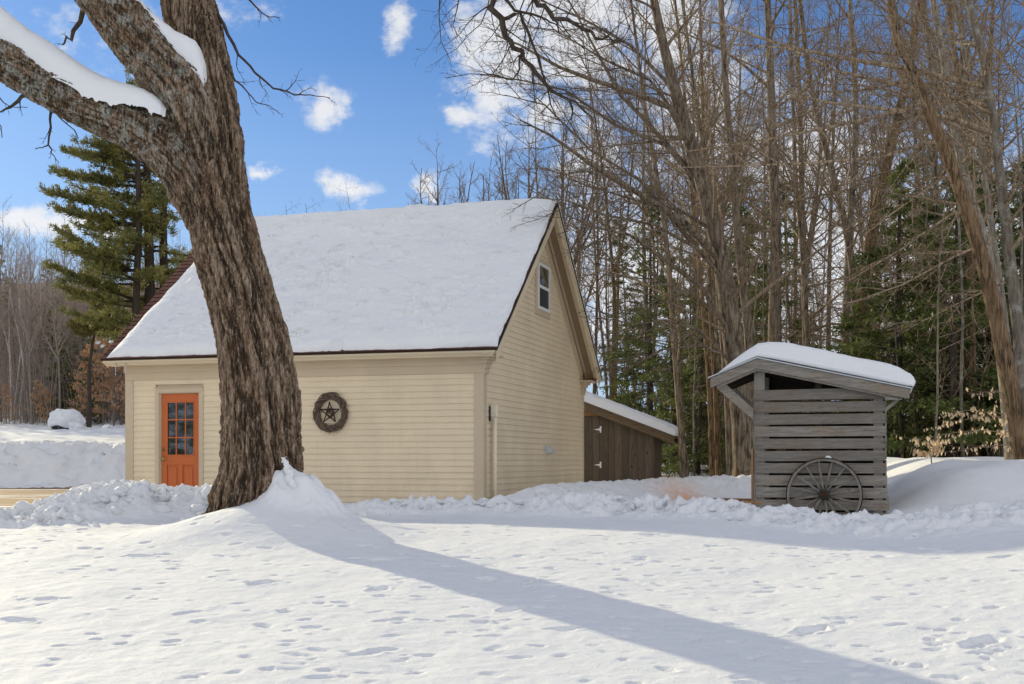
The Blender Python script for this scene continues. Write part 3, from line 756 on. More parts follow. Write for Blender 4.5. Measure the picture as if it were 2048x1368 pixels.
# roof snow
def shed_snow(name, prof, y0, y1, parent, seed, rf=.10, n=90, m=60, base=lambda x: 0):
    """prof: list (x, zroof, thickness) - cushion of snow extruded along y with rounded rims"""
    P_ = np.array(prof); xs_ = np.linspace(P_[0, 0], P_[-1, 0], n)
    ys_ = np.linspace(y0, y1, m)
    X, Y = np.meshgrid(xs_, ys_)
    zr = np.interp(X, P_[:, 0], P_[:, 1]); th = np.interp(X, P_[:, 0], P_[:, 2])
    k = np.ones(9)/9
    row = np.convolve(np.pad(th[0], 4, 'edge'), k, 'valid'); th = np.tile(row, (m, 1))
    e = np.minimum(Y-y0, y1-Y); t = np.clip(e/rf, 0, 1); ed = np.sqrt(1-(1-t)**2)
    top = zr+th*(.35+.65*ed)*(1+.05*fbm2(X*2.5, Y*2.5, 3, seed))+.006*fbm2(X*9, Y*9, 3, seed+1)
    bot = zr+.012
    # closed shell: top sheet, front skirt, back skirt, ends bulging outward
    rings = []
    for j in range(m):
        rings.append(np.stack([X[j], Y[j], top[j]], -1))
    bul = .035
    def skirt(j, sgn):
        out = []
        for f in (.75, .45, .15, 0):
            yy = Y[j]-sgn*bul*math.sin(math.pi*min(1, (1-f)*.9)); out.append(np.stack([X[j], yy+0*X[j], bot[j]+(top[j]-bot[j])*f], -1))
        return out
    rings = skirt(0, 1)[::-1]+rings+skirt(m-1, -1)
    V = np.array(rings)
    # end columns closed the same way
    ends = []
    for col, sg in ((0, -1), (-1, 1)):
        c = V[:, col]; zb = (P_[0, 1] if sg < 0 else P_[-1, 1])+.012
        cols = []
        for f in (.75, .45, .15, 0):
            cc = c.copy(); cc[:, 2] = zb+(c[:, 2]-zb)*f; cc[:, 0] += sg*.055*math.sin(math.pi*min(1, (1-f)*.85))*np.clip((c[:, 2]-zb)/.12, 0, 1); cols.append(cc)
        ends.append(cols)
    V = np.concatenate([np.stack(ends[0][::-1], 1), V, np.stack(ends[1], 1)], 1)
    R_, K_ = V.shape[:2]; idx = np.arange(R_*K_).reshape(R_, K_)
    q = np.stack([idx[:-1, :-1], idx[:-1, 1:], idx[1:, 1:], idx[1:, :-1]], -1).reshape(-1, 4)
    return link(name, np_mesh(name, V, q), M['snow'], parent, True)
shed_snow('roof_snow', [(-.47, 1.992, .0), (-.40, 2.02, .06), (-.2, 2.10, .15), (.055, 2.205, .20), (.25, 2.17, .25), (.5, 2.114, .275), (1.0, 2.0, .27), (1.5, 1.885, .26), (1.8, 1.815, .25), (1.93, 1.785, .22), (1.985, 1.775, .16)], yf+.02, yb_, shed, 3, .16)
# firewood seen through the slats
for i in range(14):
    x = .15+(i % 7)*.21+r.uniform(-.02, .02); z = .35+(i//7)*.62+r.uniform(-.05, .1)
    mb = MB(); L = r.uniform(.38, .45); a = r.uniform(0, 2)
    n = 3 if i % 2 else 4
    mb.prism([(.075*math.cos(a+2*math.pi*k/n+r.uniform(-.3, .3)), .075*math.sin(a+2*math.pi*k/n)) for k in range(n)], 1, 0, L)
    ob = mb.build('firewood_log', M['split_wood'], None, .006); ob.location = Matrix.Rotation(A17, 3, 'Z')@Vector((x, .14, z))+Vector((SX, SY, 0)); ob.rotation_euler = (0, 0, A17+r.uniform(-.05, .05))
    tag(ob, 'split firewood log stacked behind the slats of the woodshed', 'firewood', 'firewood logs inside the woodshed')
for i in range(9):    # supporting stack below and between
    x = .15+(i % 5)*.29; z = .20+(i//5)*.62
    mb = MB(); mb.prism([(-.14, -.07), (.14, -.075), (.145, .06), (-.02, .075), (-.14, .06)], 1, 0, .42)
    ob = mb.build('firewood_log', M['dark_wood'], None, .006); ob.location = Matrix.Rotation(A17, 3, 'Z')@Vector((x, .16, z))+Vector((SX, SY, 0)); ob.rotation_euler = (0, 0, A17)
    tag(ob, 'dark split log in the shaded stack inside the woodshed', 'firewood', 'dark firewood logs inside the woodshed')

# wagon wheel
def wheel():
    kx = (1649-1024)/F; ca, sa = math.cos(A17), math.sin(A17)
    x = (kx*SY-SX)/(ca-kx*sa)
    lean = math.radians(7); R = .485
    loc = Vector((SX+x*ca, SY+x*sa, 0))+Vector((sa, -ca, 0))*.115; loc.z = .85-(990-920)/F*loc.y
    o = empty('wagon_wheel', loc, A17, 'old wooden wagon wheel leaning against the slatted shed wall', 'wagon wheel')
    o.rotation_euler = (-lean, 0, A17)
    def ring(r0, r1, y0, y1, n=72):
        vs = []; fs = []
        for i in range(n):
            a = 2*math.pi*i/n
            for (rr_, yy) in ((r0, y0), (r1, y0), (r1, y1), (r0, y1)):
                vs.append((rr_*math.cos(a), yy, rr_*math.sin(a)))
        for i in range(n):
            j = (i+1) % n
            for k in range(4): fs.append((i*4+k, i*4+(k+1) % 4, j*4+(k+1) % 4, j*4+k))
        return MB().add(vs, fs)
    ring(R-.042, R-.009, -.022, .022).build('rim', M['wheel_wood'], o, .004)
    ring(R-.008, R+.002, -.026, .026).build('tyre', M['rust'], o)
    for k in range(16):
        a = 2*math.pi*(k+.42)/16; y = .012 if k % 2 else -.012
        mb = MB(); mb.tube([(.055*math.cos(a), y, .055*math.sin(a)), (.2*math.cos(a), y*.7, .2*math.sin(a)), ((R-.035)*math.cos(a), 0, (R-.035)*math.sin(a))], [.019, .014, .0125], 8)
        mb.build('spoke', M['wheel_wood'], o, 0, True)
    mb = MB(); mb.tube([(0, .05, 0), (0, .05, 0), (0, -.03, 0), (0, -.07, 0), (0, -.10, 0), (0, -.10, 0)], [.03, .06, .072, .062, .048, .02], 22); mb.build('hub', M['dark_bark'], o)
    mb = MB(); mb.tube([(0, -.095, 0), (0, -.125, 0), (0, -.125, 0)], [.04, .036, .018], 18); mb.build('hub_cap', M['rust'], o)
    # a cap of snow resting on the rim
    mb = MB(); mb.tube([(.01, 0, R+.0), (.035, -.01, R+.014), (.065, 0, R+.012), (.09, 0, R-.005)], [.008, .018, .018, .008], 10); mb.build('snow_cap', M['snow'], o, 0, True)
bark('rust', (.035, .022, .015), (.10, .055, .03), 0, 3)
wheel()

# ------------------------------------------------------------------ plank outbuilding behind the garage
LX, LY = 1.88-1.9*math.cos(A17), 32-1.9*math.sin(A17)
barn = empty('plank_outbuilding', (LX, LY, 0), A17, 'brown plank outbuilding with a lean-to roof behind the garage', 'outbuilding')
w0, w1, dpt = 0, 3.85, 1.0
def lz(x): return 2.42+(x-1.9)*(-.385)
r = random.Random(7)
x = w0
door_x0, door_x1, door_zt = 1.62, 2.50, 2.02
while x < w1-.01:
    w = min(r.uniform(.17, .24), w1-x)
    if door_x0-.02 < x < door_x1-.05:
        x = x+0
    mb = MB(); zt_ = lambda xx: lz(xx)-.02
    if x+w > door_x0 and x < door_x1:
        mb.prism([(x, door_zt), (x+w-.006, door_zt), (x+w-.006, zt_(x+w)), (x, zt_(x))], 1, -.03, -.008); mb.build('wall_plank', M['pale_board'], barn)
        mb = MB(); mb.prism([(x+.0, .05), (x+w-.008, .05), (x+w-.008, door_zt-.012), (x+.0, door_zt-.012)], 1, -.034, -.01); mb.build('door_plank', M['brown_board'], barn)
    else:
        mb.prism([(x, -.2), (x+w-.006, -.2), (x+w-.006, zt_(x+w)), (x, zt_(x))], 1, -.03, -.006+r.uniform(-.004, .0)); mb.build('wall_plank', M['brown_board'], barn)
    x += w
mb = MB(); mb.prism([(w0, -.2), (w1, -.2), (w1, lz(w1)-.05), (w0, lz(w0)-.05)], 1, .0, .03)
mb.box(w1-.03, w1, .03, dpt, -.2, lz(w1)-.05); mb.build('wall', M['brown_board'], barn)
for zz in (1.66, .72, -.1):
    mb = MB(); hx = 2.38
    mb.prism([(hx-.16, zz+.0), (hx+.0, zz-.03), (hx+.0, zz+.03)], 1, -.046, -.04); mb.box(hx, hx+.045, -.047, -.04, zz-.085, zz+.085); mb.build('hinge', M['white_paint'], barn)
mb = MB(); mb.prism([(w0-.1, lz(w0-.1)-.20), (w1+.55, lz(w1+.55)-.20), (w1+.55, lz(w1+.55)-.04), (w0-.1, lz(w0-.1)-.04)], 1, -.30, -.26); mb.build('fascia', M['brown_fascia'], barn)
mb = MB(); mb.prism([(w0-.1, lz(w0-.1)-.04), (w1+.58, lz(w1+.58)-.04), (w1+.58, lz(w1+.58)+.01), (w0-.1, lz(w0-.1)+.01)], 1, -.33, dpt+.3); mb.build('roof', M['brown_fascia'], barn)
for yy in (.35, .95):
    mb = MB(); mb.prism([(w1-.2, lz(w1-.2)-.16), (w1+.52, lz(w1+.52)-.16), (w1+.52, lz(w1+.52)-.045), (w1-.2, lz(w1-.2)-.045)], 1, yy, yy+.05); mb.build('rafter', M['dark_wood'], barn)
shed_snow('roof_snow', [(-.1, lz(-.1)+.01, .26), (1.9, lz(1.9)+.01, .27), (3.0, lz(3)+.01, .26), (4.0, lz(4)+.01, .25), (4.35, lz(4.35)+.01, .23), (4.42, lz(4.42)+.01, .17)], -.34, dpt+.3, barn, 31, .18, 90, 50)
print('buildings', round(time.time()-T0, 1))

# ------------------------------------------------------------------ trees
def build_tubes(name, paths, mat, parent=None, smooth=True):
    """paths: list of (pts list, radii list, sides) -> one mesh"""
    groups = {}
    for p in paths: groups.setdefault((len(p[0]), p[2]), []).append(p)
    VV, QQ, n = [], [], 0
    for (k, s), ps in groups.items():
        A = np.array([p[0] for p in ps], float); R = np.array([p[1] for p in ps], float)
        T = np.empty_like(A); T[:, 1:-1] = A[:, 2:]-A[:, :-2]; T[:, 0] = A[:, 1]-A[:, 0]; T[:, -1] = A[:, -1]-A[:, -2]
        T /= np.linalg.norm(T, axis=2, keepdims=True)+1e-9
        D = (A[:, -1]-A[:, 0]); D /= np.linalg.norm(D, axis=1, keepdims=True)+1e-9
        ref = np.where(np.abs(D[:, 2:3]) < .8, np.array([[0, 0, 1.]]), np.array([[1., .17, 0]]))
        a = np.cross(T, ref[:, None, :]); a /= np.linalg.norm(a, axis=2, keepdims=True)+1e-9
        b = np.cross(T, a)
        w = np.arange(s)*2*math.pi/s
        V = A[:, :, None, :]+(a[:, :, None, :]*np.cos(w)[None, None, :, None]+b[:, :, None, :]*np.sin(w)[None, None, :, None])*R[:, :, None, None]
        m = len(ps); base = (np.arange(m)*k*s)[:, None, None]
        i = np.arange(k-1)[None, :, None]; j = np.arange(s)[None, None, :]; j2 = (j+1) % s
        q = np.stack([base+i*s+j, base+i*s+j2, base+(i+1)*s+j2, base+(i+1)*s+j], -1).reshape(-1, 4)
        VV.append(V.reshape(-1, 3)); QQ.append(q+n); n += m*k*s
    me = np_mesh(name, np.concatenate(VV), np.concatenate(QQ))
    return link(name, me, mat, parent, smooth)

def rv(r): return Vector((r.gauss(0, 1), r.gauss(0, 1), r.gauss(0, 1)))
def walk(r, p, d, L, r0, n, jit, trop, r1=None):
    pts = [p.copy()]; rad = [r0]; st = L/n; d = d.normalized(); r1 = r0*.18 if r1 is None else r1
    for i in range(n):
        d = (d+rv(r)*jit+Vector((0, 0, trop))).normalized(); p = p+d*st
        pts.append(p.copy()); t = (i+1)/n; rad.append(r0+(r1-r0)*t**.85)
    return pts, rad
def at_path(pts, t):
    f = t*(len(pts)-1); i = min(int(f), len(pts)-2); return pts[i].lerp(pts[i+1], f-i), (pts[i+1]-pts[i]).normalized(), i
def ramify(r, out, pts, rad, L, level, maxl, cfg):
    if level > maxl: return
    nb = cfg['n'][level-1]; lo = cfg.get('lo', .2) if level > 1 else cfg['lo1']
    for k in range(nb):
        t = lo+(1-lo)*(k+r.random())/nb
        p, d, i = at_path(pts, min(t, .98))
        side = d.cross(rv(r)).normalized()
        if level > 1 and cfg.get('flat'):
            side.z *= .45; side.normalize()
        an = math.radians(r.uniform(*cfg['ang']))
        nd = d*math.cos(an)+side*math.sin(an)
        l = L*cfg['len'][level-1]*r.uniform(.55, 1.15)*(1.15-.75*t)
        rr_ = min(rad[i]*.75, cfg['r'][level-1]*r.uniform(.7, 1.2)*(1.2-.6*t))
        n = cfg['seg'][level-1]
        bp, br = walk(r, p, nd, l, rr_, n, cfg['jit'][level-1], cfg['trop'][level-1], max(.0020, rr_*.25) if level == maxl else None)
        out.append((bp, br, 3 if level > 1 else 5))
        ramify(r, out, bp, br, l, level+1, maxl, cfg)

CROWN = dict(n=[26, 9, 7], lo1=.42, ang=(35, 75), len=[.30, .45, .42], r=[.040, .014, .0065], seg=[7, 5, 4], jit=[.10, .14, .16], trop=[.07, .05, .03], flat=False)
def make_tree(seed, H=19, r0=.16, cfg=CROWN, maxl=3, trunk_mat='grey_bark', twig_mat='twig_bark', label=None, group=None, forks=0, fspread=.38, jit=.03, name='bare_tree', spine=None, srad=None, lean=(0, 0), loc=(0, 0, 0)):
    r = random.Random(seed)
    o = empty(name, loc, 0, label, 'tree', group)
    if spine is None:
        p = Vector((0, 0, -.4)); d = Vector((lean[0], lean[1], 1))
        pts, rad = walk(r, p, d, H+.4, r0, 14, jit, .02, .006)
        rad[0] *= 1.35
    else:
        pts = [Vector(q)-Vector(loc) for q in spine]; rad = list(srad)
    tr = [(pts, rad, 9)]; br = []
    if forks:
        for k in range(forks):
            t = r.uniform(.30, .55); p, d, i = at_path(pts, t)
            a = r.uniform(0, 6.28); nd = (d+Vector((math.cos(a), math.sin(a), 0))*fspread).normalized()
            fp, fr = walk(r, p, nd, H*(1-t)*.95, rad[i]*.72, 9, .05, .10, .015); tr.append((fp, fr, 8))
            c2 = dict(cfg); c2['lo1'] = .15; c2['n'] = [int(cfg['n'][0]*.55)]+cfg['n'][1:]
            ramify(r, br, fp, fr, H*.8, 1, maxl, c2)
    ramify(r, br, pts, rad, H, 1, maxl, cfg)
    build_tubes('trunk', tr, M[trunk_mat], o)
    build_tubes('crown', br, M[twig_mat], o)
    return o
def dup(o, loc, rz, s, label=None, group=None):
    c = o.copy(); C.objects.link(c); c.location = loc; c.rotation_euler = (0, 0, rz); c.scale = (s, s, s)
    if label: c['label'] = label
    if group: c['group'] = group
    for ch in list(o.children):
        d = ch.copy(); C.objects.link(d); d.parent = c
    return c

# conifers
def needles(name, sites, mat, parent, r, blade, width, per, spread=.9):
    """each site (point, direction): a burst of thin blades"""
    S = np.array([s[0] for s in sites], float); D = np.array([s[1] for s in sites], float)
    g = np.random.default_rng(r.randrange(1 << 30))
    S = np.repeat(S, per, 0); D = np.repeat(D, per, 0)
    d = D+g.normal(0, spread, D.shape); d /= np.linalg.norm(d, axis=1, keepdims=True)+1e-9
    S = S+g.normal(0, blade*.18, S.shape)
    w = np.cross(d, g.normal(0, 1, d.shape)); w /= np.linalg.norm(w, axis=1, keepdims=True)+1e-9
    L = blade*g.uniform(.6, 1.2, (len(S), 1)); W = width*g.uniform(.7, 1.3, (len(S), 1))
    mid = S+d*L*.45
    V = np.stack([S, mid+w*W, S+d*L, mid-w*W], 1).reshape(-1, 3)
    q = np.arange(len(V)).reshape(-1, 4)
    return link(name, np_mesh(name, V, q), M[mat], parent)
def conifer(name, o, r, spine, rad, lo, limb_n, limb_len, droop, tuft, mat, az=None, lat=7, limb_r=.035, up_end=.04, twig_m='dark_bark', shape='pine', flatten=.35, build=True):
    tr = [(spine, rad, 8)]; br = []; st = []
    for k in range(limb_n):
        t = lo+(1-lo)*(k+r.random()*.8)/limb_n
        p, d, i = at_path(spine, min(t, .985))
        a = az(r) if az else r.uniform(0, 6.283)
        u = (t-lo)/(1-lo)
        prof = (1-u)**.8 if shape == 'hemlock' else (.6+.4*math.sin(math.pi*min(1, u*.9+.12)))*(1-.75*u**2)
        L = limb_len*max(.12, prof)*r.uniform(.65, 1.15)
        nd = Vector((math.cos(a), math.sin(a), droop+(.25*u if shape == 'pine' else .1*u)))
        bp, bd = walk(r, p, nd, L, limb_r*(.5+.5*prof), 8, .05, up_end)
        br.append((bp, bd, 5))
        nl = max(3, int(lat*L/limb_len*1.6))
        for j in range(nl):
            tt = (.08 if shape == 'pine' else .22)+(.92 if shape == 'pine' else .78)*(j+r.random())/nl; q, dd, _ = at_path(bp, min(tt, .98))
            s = 1 if j % 2 else -1
            side = Vector((-dd.y, dd.x, 0)).normalized()*s
            an = math.radians(r.uniform(35, 65)); n2 = dd*math.cos(an)+side*math.sin(an)+Vector((0, 0, r.uniform(-.1, .18)))
            l2 = L*.34*(1.15-.75*tt)*r.uniform(.6, 1.2)
            sp, sd = walk(r, q, n2, l2, .010, 4, .10, .03 if shape == 'pine' else -.03); br.append((sp, sd, 3))
            m = max(3, int(l2/tuft))
            for z in range(m):
                pp, d3, _ = at_path(sp, .15+.83*(z+r.random())/m)
                dz = .25 if shape == 'pine' else -.05
                st.append((pp+Vector((r.gauss(0, .07), r.gauss(0, .07), r.gauss(0, .08 if shape == 'pine' else .03))), (d3.x, d3.y, d3.z+dz)))
        m = max(3, int(L*.7/tuft))
        for z in range(m):
            pp, d3, _ = at_path(bp, .3+.69*(z+r.random())/m); st.append((pp, (d3.x, d3.y, d3.z+.2)))
    return tr, br, st
print('tree funcs', round(time.time()-T0, 1))

# the three-stemmed pine behind the garage
def big_pine():
    Y = 41.0; r = random.Random(21)
    o = empty('pine_tree', P(300, 940, Y), 0, 'tall white pine with three stems and layered boughs left of the garage roof', 'pine tree')
    o.location.z = 0; L0 = Vector(o.location)
    stems = [([(262, 960), (268, 760), (272, 600), (278, 450), (276, 330), (268, 240), (262, 190)], .17, 40.5, 0),
             ([(300, 960), (302, 760), (300, 600), (297, 450), (293, 330), (286, 200), (278, 110)], .25, 41.2, 1),
             ([(326, 960), (327, 760), (328, 600), (326, 450), (330, 330), (336, 200), (340, 60)], .22, 42.0, 2)]
    TR, BR, ST = [], [], []
    for pts, r0, yy, si in stems:
        q = [P(a, b, yy+.0)-L0 for a, b in pts]; n = len(q)
        rad = [r0*(1-.8*i/(n-1)) for i in range(n)]
        az = (lambda rr: rr.gauss(math.pi, 1.2)) if si < 1 else (lambda rr: rr.uniform(0, 6.28))
        tr, br, st = conifer('x', o, r, q, rad, .25, (36, 36, 36)[si], (2.7, 2.5, 2.4)[si], .0, .10, 'pine_needles', az=az, lat=9, limb_r=.05, up_end=.012)
        TR += tr; BR += br; ST += st
    # long leaning boughs of the photograph: tips on the left
    for (a, b, c, d) in ((276, 330, 135, 305), (272, 372, 110, 345), (270, 420, 96, 386), (272, 452, 112, 418), (276, 560, 120, 460), (276, 600, 100, 532), (280, 600, 120, 575), (285, 655, 190, 612), (290, 540, 150, 500), (280, 500, 118, 490), (276, 350, 205, 300), (276, 260, 200, 190)):
        p0 = P(a, b, 41)-L0; p1 = P(c, d, 41+r.uniform(-1.5, 1.5))-L0
        mid = (p0+p1)/2-Vector((0, 0, r.uniform(.1, .5))); bp = []
        for i in range(9):
            t = i/8; bp.append(p0*(1-t)**2+mid*2*t*(1-t)+p1*t*t)
        BR.append((bp, [.055*(1-.8*i/8) for i in range(9)], 5)); L = (p1-p0).length
        for j in range(34):
            tt = .18+.82*(j+r.random())/34; q, dd, _ = at_path(bp, min(tt, .99)); s = 1 if j % 2 else -1
            side = Vector((-dd.y, dd.x, 0)).normalized()*s; an = math.radians(r.uniform(25, 60))
            l2 = L*.30*(1.2-.85*tt)*r.uniform(.6, 1.2)
            sp, sd = walk(r, q, dd*math.cos(an)+side*math.sin(an)+Vector((0, 0, r.uniform(0, .3))), l2, .011, 4, .1, .04); BR.append((sp, sd, 3))
            m = max(3, int(l2/.08))
            for z in range(m):
                pp, d3, _ = at_path(sp, .1+.88*(z+r.random())/m); ST.append((pp+Vector((r.gauss(0, .04), r.gauss(0, .04), r.gauss(0, .04))), (d3.x, d3.y, d3.z+.35)))
    build_tubes('trunk', TR, M['dark_bark'], o); build_tubes('crown', BR, M['dark_bark'], o)
    needles('needles', ST, 'pine_needles', o, r, .18, .017, 12, .8)
    print('pine sites', len(ST))
    return o
big_pine()
def young_pine():
    Y = 60; r = random.Random(5); base = on(178, Y)
    o = empty('young_pine', base, 0, 'young pine with a rounded snowy top just left of the garage eave corner', 'pine tree')
    top = P(192, 652, Y)-base
    sp = [Vector((0, 0, -.2)), Vector((.02, 0, top.z*.3)), Vector((0, .02, top.z*.6)), Vector((top.x*.7, 0, top.z*.9)), top]
    tr, br, st = conifer('x', o, r, sp, [.13, .11, .09, .06, .02], .80, 34, 1.35, .03, .06, 'pine_needles', lat=12, limb_r=.02, up_end=.03)
    build_tubes('trunk', tr, M['dark_bark'], o); build_tubes('crown', br, M['dark_bark'], o)
    needles('needles', st, 'gold_needles', o, r, .20, .022, 10, .9)
    mb = MB()
    for (a, b, s) in ((207, 663, .18), (218, 672, .22), (196, 683, .15), (222, 681, .14), (205, 690, .13), (186, 668, .12)):
        c = P(a, b, Y+.1)-base
        mb.tube([c+Vector((s*.8*t, r.uniform(-.02, .02), .3*s*t-.05)) for t in (-1, -.9, -.55, 0, .55, .9, 1)], [.02*s, .28*s, .55*s, .62*s, .5*s, .28*s, .02*s], 12)
    mb.build('snow_clump', M['snow'], o, 0, True)
young_pine()

# hemlocks : two models
def hemlock(seed, H, W):
    r = random.Random(seed); o = empty('hemlock_tree', (0, 0, 0), 0, 'dark green hemlock standing among the bare trunks', 'hemlock', 'hemlocks in the woods')
    sp, rad = walk(r, Vector((0, 0, -.3)), Vector((0, 0, 1)), H, .12, 12, .015, .02, .012)
    tr, br, st = conifer('x', o, r, sp, rad, .10, int(H*9), W, -.12, .13, 'hemlock_needles', lat=9, limb_r=.02, up_end=-.02, shape='hemlock')
    build_tubes('trunk', tr, M['dark_bark'], o); build_tubes('crown', br, M['dark_bark'], o)
    needles('needles', st, 'hemlock_needles', o, r, .17, .022, 5, .65)
    print('hemlock', len(st)); return o
hem = [hemlock(1, 9.5, 2.3), hemlock(2, 13, 2.8), hemlock(3, 6, 1.7)]
spots = [(0, 1300, 44), (2, 1395, 37), (0, 1425, 43), (1, 1250, 60), (0, 1560, 36), (2, 1850, 27), (0, 1935, 30), (2, 1975, 26), 
         (2, 1800, 25.5), (0, 1500, 52), (1, 1850, 56), (1, 2090, 48), (2, 1350, 40), (2, 1730, 29), (0, 1610, 58), (1, 2030, 62), (2, 1905, 24.5), (2, 2030, 25), (0, 1480, 40), (0, 1380, 66)]
r = random.Random(77)
for i, (k, px, Y) in enumerate(spots):
    X = (px-1024)/F*Y; s = r.uniform(.85, 1.15)
    o = hem[k]
    used = o.get('used', 0)
    if not used: o.location = (X, Y, gz(X, Y)); o.scale = (s, s, s); o['used'] = 1
    else: dup(o, (X, Y, gz(X, Y)), r.uniform(0, 6.28), s)
for o in hem:
    if 'used' in o: del o['used']
for i, (k, px, Y, s) in enumerate(((1, 0, 92, 1.0), (0, 20, 96, 1.1), (1, 92, 100, .9), (0, 105, 72, .75), (2, 120, 66, .9), (0, 160, 68, .6), (0, 118, 90, .9), (0, 140, 70, .62), (0, 60, 80, .7), (1, 190, 95, .8), (2, 175, 64, .8))):
    X = (px-1024)/F*Y; dup(hem[k], (X, Y, gz(X, Y)), i*1.3, s, 'dark evergreen standing on the wooded hillside across the field', 'evergreens on the wooded hillside')
print('conifers', round(time.time()-T0, 1))

# ---- individually shaped trees of the right-hand woods (sight lines of their trunks)
def spine_tree(name, label, Y, pts, r0, r1, cfg, seed, mat='grey_bark', twig='twig_bark', maxl=3, dY=0, group=None, H=None):
    q = [P(a, b, Y+dY*i/(len(pts)-1)) for i, (a, b) in enumerate(pts)]
    z0 = gz(q[0].x, q[0].y); q[0].z = min(q[0].z, z0-.3)
    # resample smoothly
    n = 16; out = []
    for i in range(n+1):
        t = i/n*(len(q)-1); k = min(int(t), len(q)-2); u = t-k
        p0 = q[max(k-1, 0)]; p1 = q[k]; p2 = q[k+1]; p3 = q[min(k+2, len(q)-1)]
        out.append(.5*((2*p1)+(-p0+p2)*u+(2*p0-5*p1+4*p2-p3)*u*u+(-p0+3*p1-3*p2+p3)*u**3))
    rad = [r0+(r1-r0)*(i/n)**.9 for i in range(n+1)]; rad[0] *= 1.35; rad[1] *= 1.08
    base = Vector((out[0].x, out[0].y, z0)); L = sum((out[i+1]-out[i]).length for i in range(n))
    return make_tree(seed, L if H is None else H, r0, cfg, maxl, mat, twig, label, group, name=name, spine=out, srad=rad, loc=base)
NEAR = dict(n=[18, 9, 8], lo1=.40, ang=(40, 80), len=[.26, .45, .42], r=[.035, .012, .006], seg=[8, 6, 4], jit=[.09, .13, .16], trop=[.01, .01, .01], flat=True)
SWEEP = dict(n=[28, 10, 8], lo1=.22, ang=(45, 75), len=[.30, .40, .40], r=[.045, .014, .007], seg=[9, 6, 4], jit=[.07, .11, .14], trop=[-.015, .0, .0], flat=True)
TALL = dict(n=[24, 7, 6], lo1=.35, ang=(30, 60), len=[.20, .45, .42], r=[.032, .011, .0058], seg=[7, 5, 4], jit=[.10, .14, .16], trop=[.06, .04, .03])
spine_tree('leaning_tree', 'brown furrowed tree leaning left across the right edge of the woods', 17.5, [(2058, 965), (2042, 892), (2032, 831), (2012, 731), (1996, 650), (1970, 540), (1947, 460), (1916, 368), (1885, 287), (1860, 230), (1839, 174), (1819, 128), (1793, 77), (1780, 0), (1772, -120), (1750, -330), (1700, -600)], 0.150, 0.035, dict(NEAR, lo1=.5, n=[12, 7, 6]), 101, 'brown_bark')
spine_tree('grey_tree', 'smooth grey tree rising at the right frame edge beside the leaning tree', 18.5, [(2066, 960), (2046, 800), (2036, 650), (2018, 512), (2008, 409), (1993, 307), (1982, 205), (1962, 102), (1936, 0), (1905, -180), (1870, -450)], 0.112, 0.040, dict(NEAR, lo1=.3, n=[22, 8, 7], len=[.28, .45, .42], trop=[-.01, .0, .0]), 102, 'smooth_bark')
spine_tree('grey_tree', 'smooth grey tree behind the leaning tree, crossing it halfway up', 20.5, [(2030, 945), (2010, 760), (1985, 560), (1962, 460), (1931, 358), (1900, 205), (1885, 102), (1855, -60), (1820, -350)], 0.126, 0.040, dict(NEAR, lo1=.35, n=[18, 8, 7]), 103, 'smooth_bark')
spine_tree('grey_tree', 'slender grey trunk between the two larger smooth grey trees', 21.5, [(2040, 940), (2010, 650), (1975, 400), (1945, 200), (1915, 30), (1880, -200)], 0.081, 0.024, dict(NEAR, lo1=.4), 104, 'smooth_bark')
spine_tree('old_maple', 'thick rough trunk just left of the woodshed, sweeping limbs to the left', 24, [(1495, 975), (1488, 860), (1468, 700), (1450, 560), (1420, 420), (1385, 300), (1350, 180), (1320, 60), (1290, -90), (1260, -250)], 0.266, 0.048, dict(SWEEP, len=[.34, .40, .40]), 105, 'grey_bark')
spine_tree('bare_tree', 'straight trunk rising behind the left end of the woodshed roof', 26, [(1510, 950), (1500, 700), (1478, 500), (1465, 330), (1450, 150), (1440, -50), (1430, -250)], 0.126, 0.040, TALL, 106)
spine_tree('bare_tree', 'slim grey trunk standing alone in the gap between outbuilding and woodshed', 29, [(1373, 975), (1362, 850), (1350, 700), (1340, 560), (1322, 400), (1290, 220), (1270, 60), (1250, -80)], 0.104, 0.024, dict(TALL, lo1=.25, n=[24, 8, 6]), 107)
spine_tree('bare_tree', 'pair-left thin brown trunk in the cluster by the woodshed brace', 30, [(1425, 965), (1420, 800), (1405, 600), (1385, 400), (1370, 200), (1350, 0), (1330, -150)], 0.074, 0.024, TALL, 108, 'brown_bark')
spine_tree('bare_tree', 'pair-right thin brown trunk in the cluster by the woodshed brace', 31, [(1438, 965), (1432, 800), (1420, 600), (1412, 400), (1405, 200), (1400, 0), (1395, -150)], 0.081, 0.024, TALL, 109, 'brown_bark')
spine_tree('bare_tree', 'dark upright trunk directly behind the woodshed brace', 27, [(1462, 965), (1455, 800), (1440, 620), (1425, 420), (1395, 220), (1370, 40), (1350, -100)], 0.089, 0.024, TALL, 110)
spine_tree('bare_tree', 'stout trunk rising above the ridge of the woodshed roof', 28, [(1548, 960), (1548, 700), (1552, 480), (1545, 300), (1540, 120), (1530, -100), (1520, -300)], 0.178, 0.048, dict(SWEEP, lo1=.3), 111, 'grey_bark')
spine_tree('bare_tree', 'tall trunk above the middle of the woodshed roof snow', 33, [(1612, 950), (1612, 700), (1605, 450), (1600, 230), (1590, 0), (1580, -200)], 0.111, 0.040, TALL, 112)
spine_tree('bare_tree', 'straight grey trunk above the right half of the woodshed roof', 30, [(1693, 950), (1690, 700), (1700, 450), (1712, 230), (1700, 0), (1690, -250)], 0.126, 0.040, TALL, 113, 'smooth_bark')
spine_tree('forked_tree', 'big dark tree above the woodshed roof whose stem splits and leans right', 29, [(1722, 955), (1722, 700), (1735, 520), (1762, 380), (1790, 260), (1820, 120), (1850, -60), (1880, -220)], 0.192, 0.048, dict(TALL, n=[30, 8, 6]), 114, 'brown_bark')
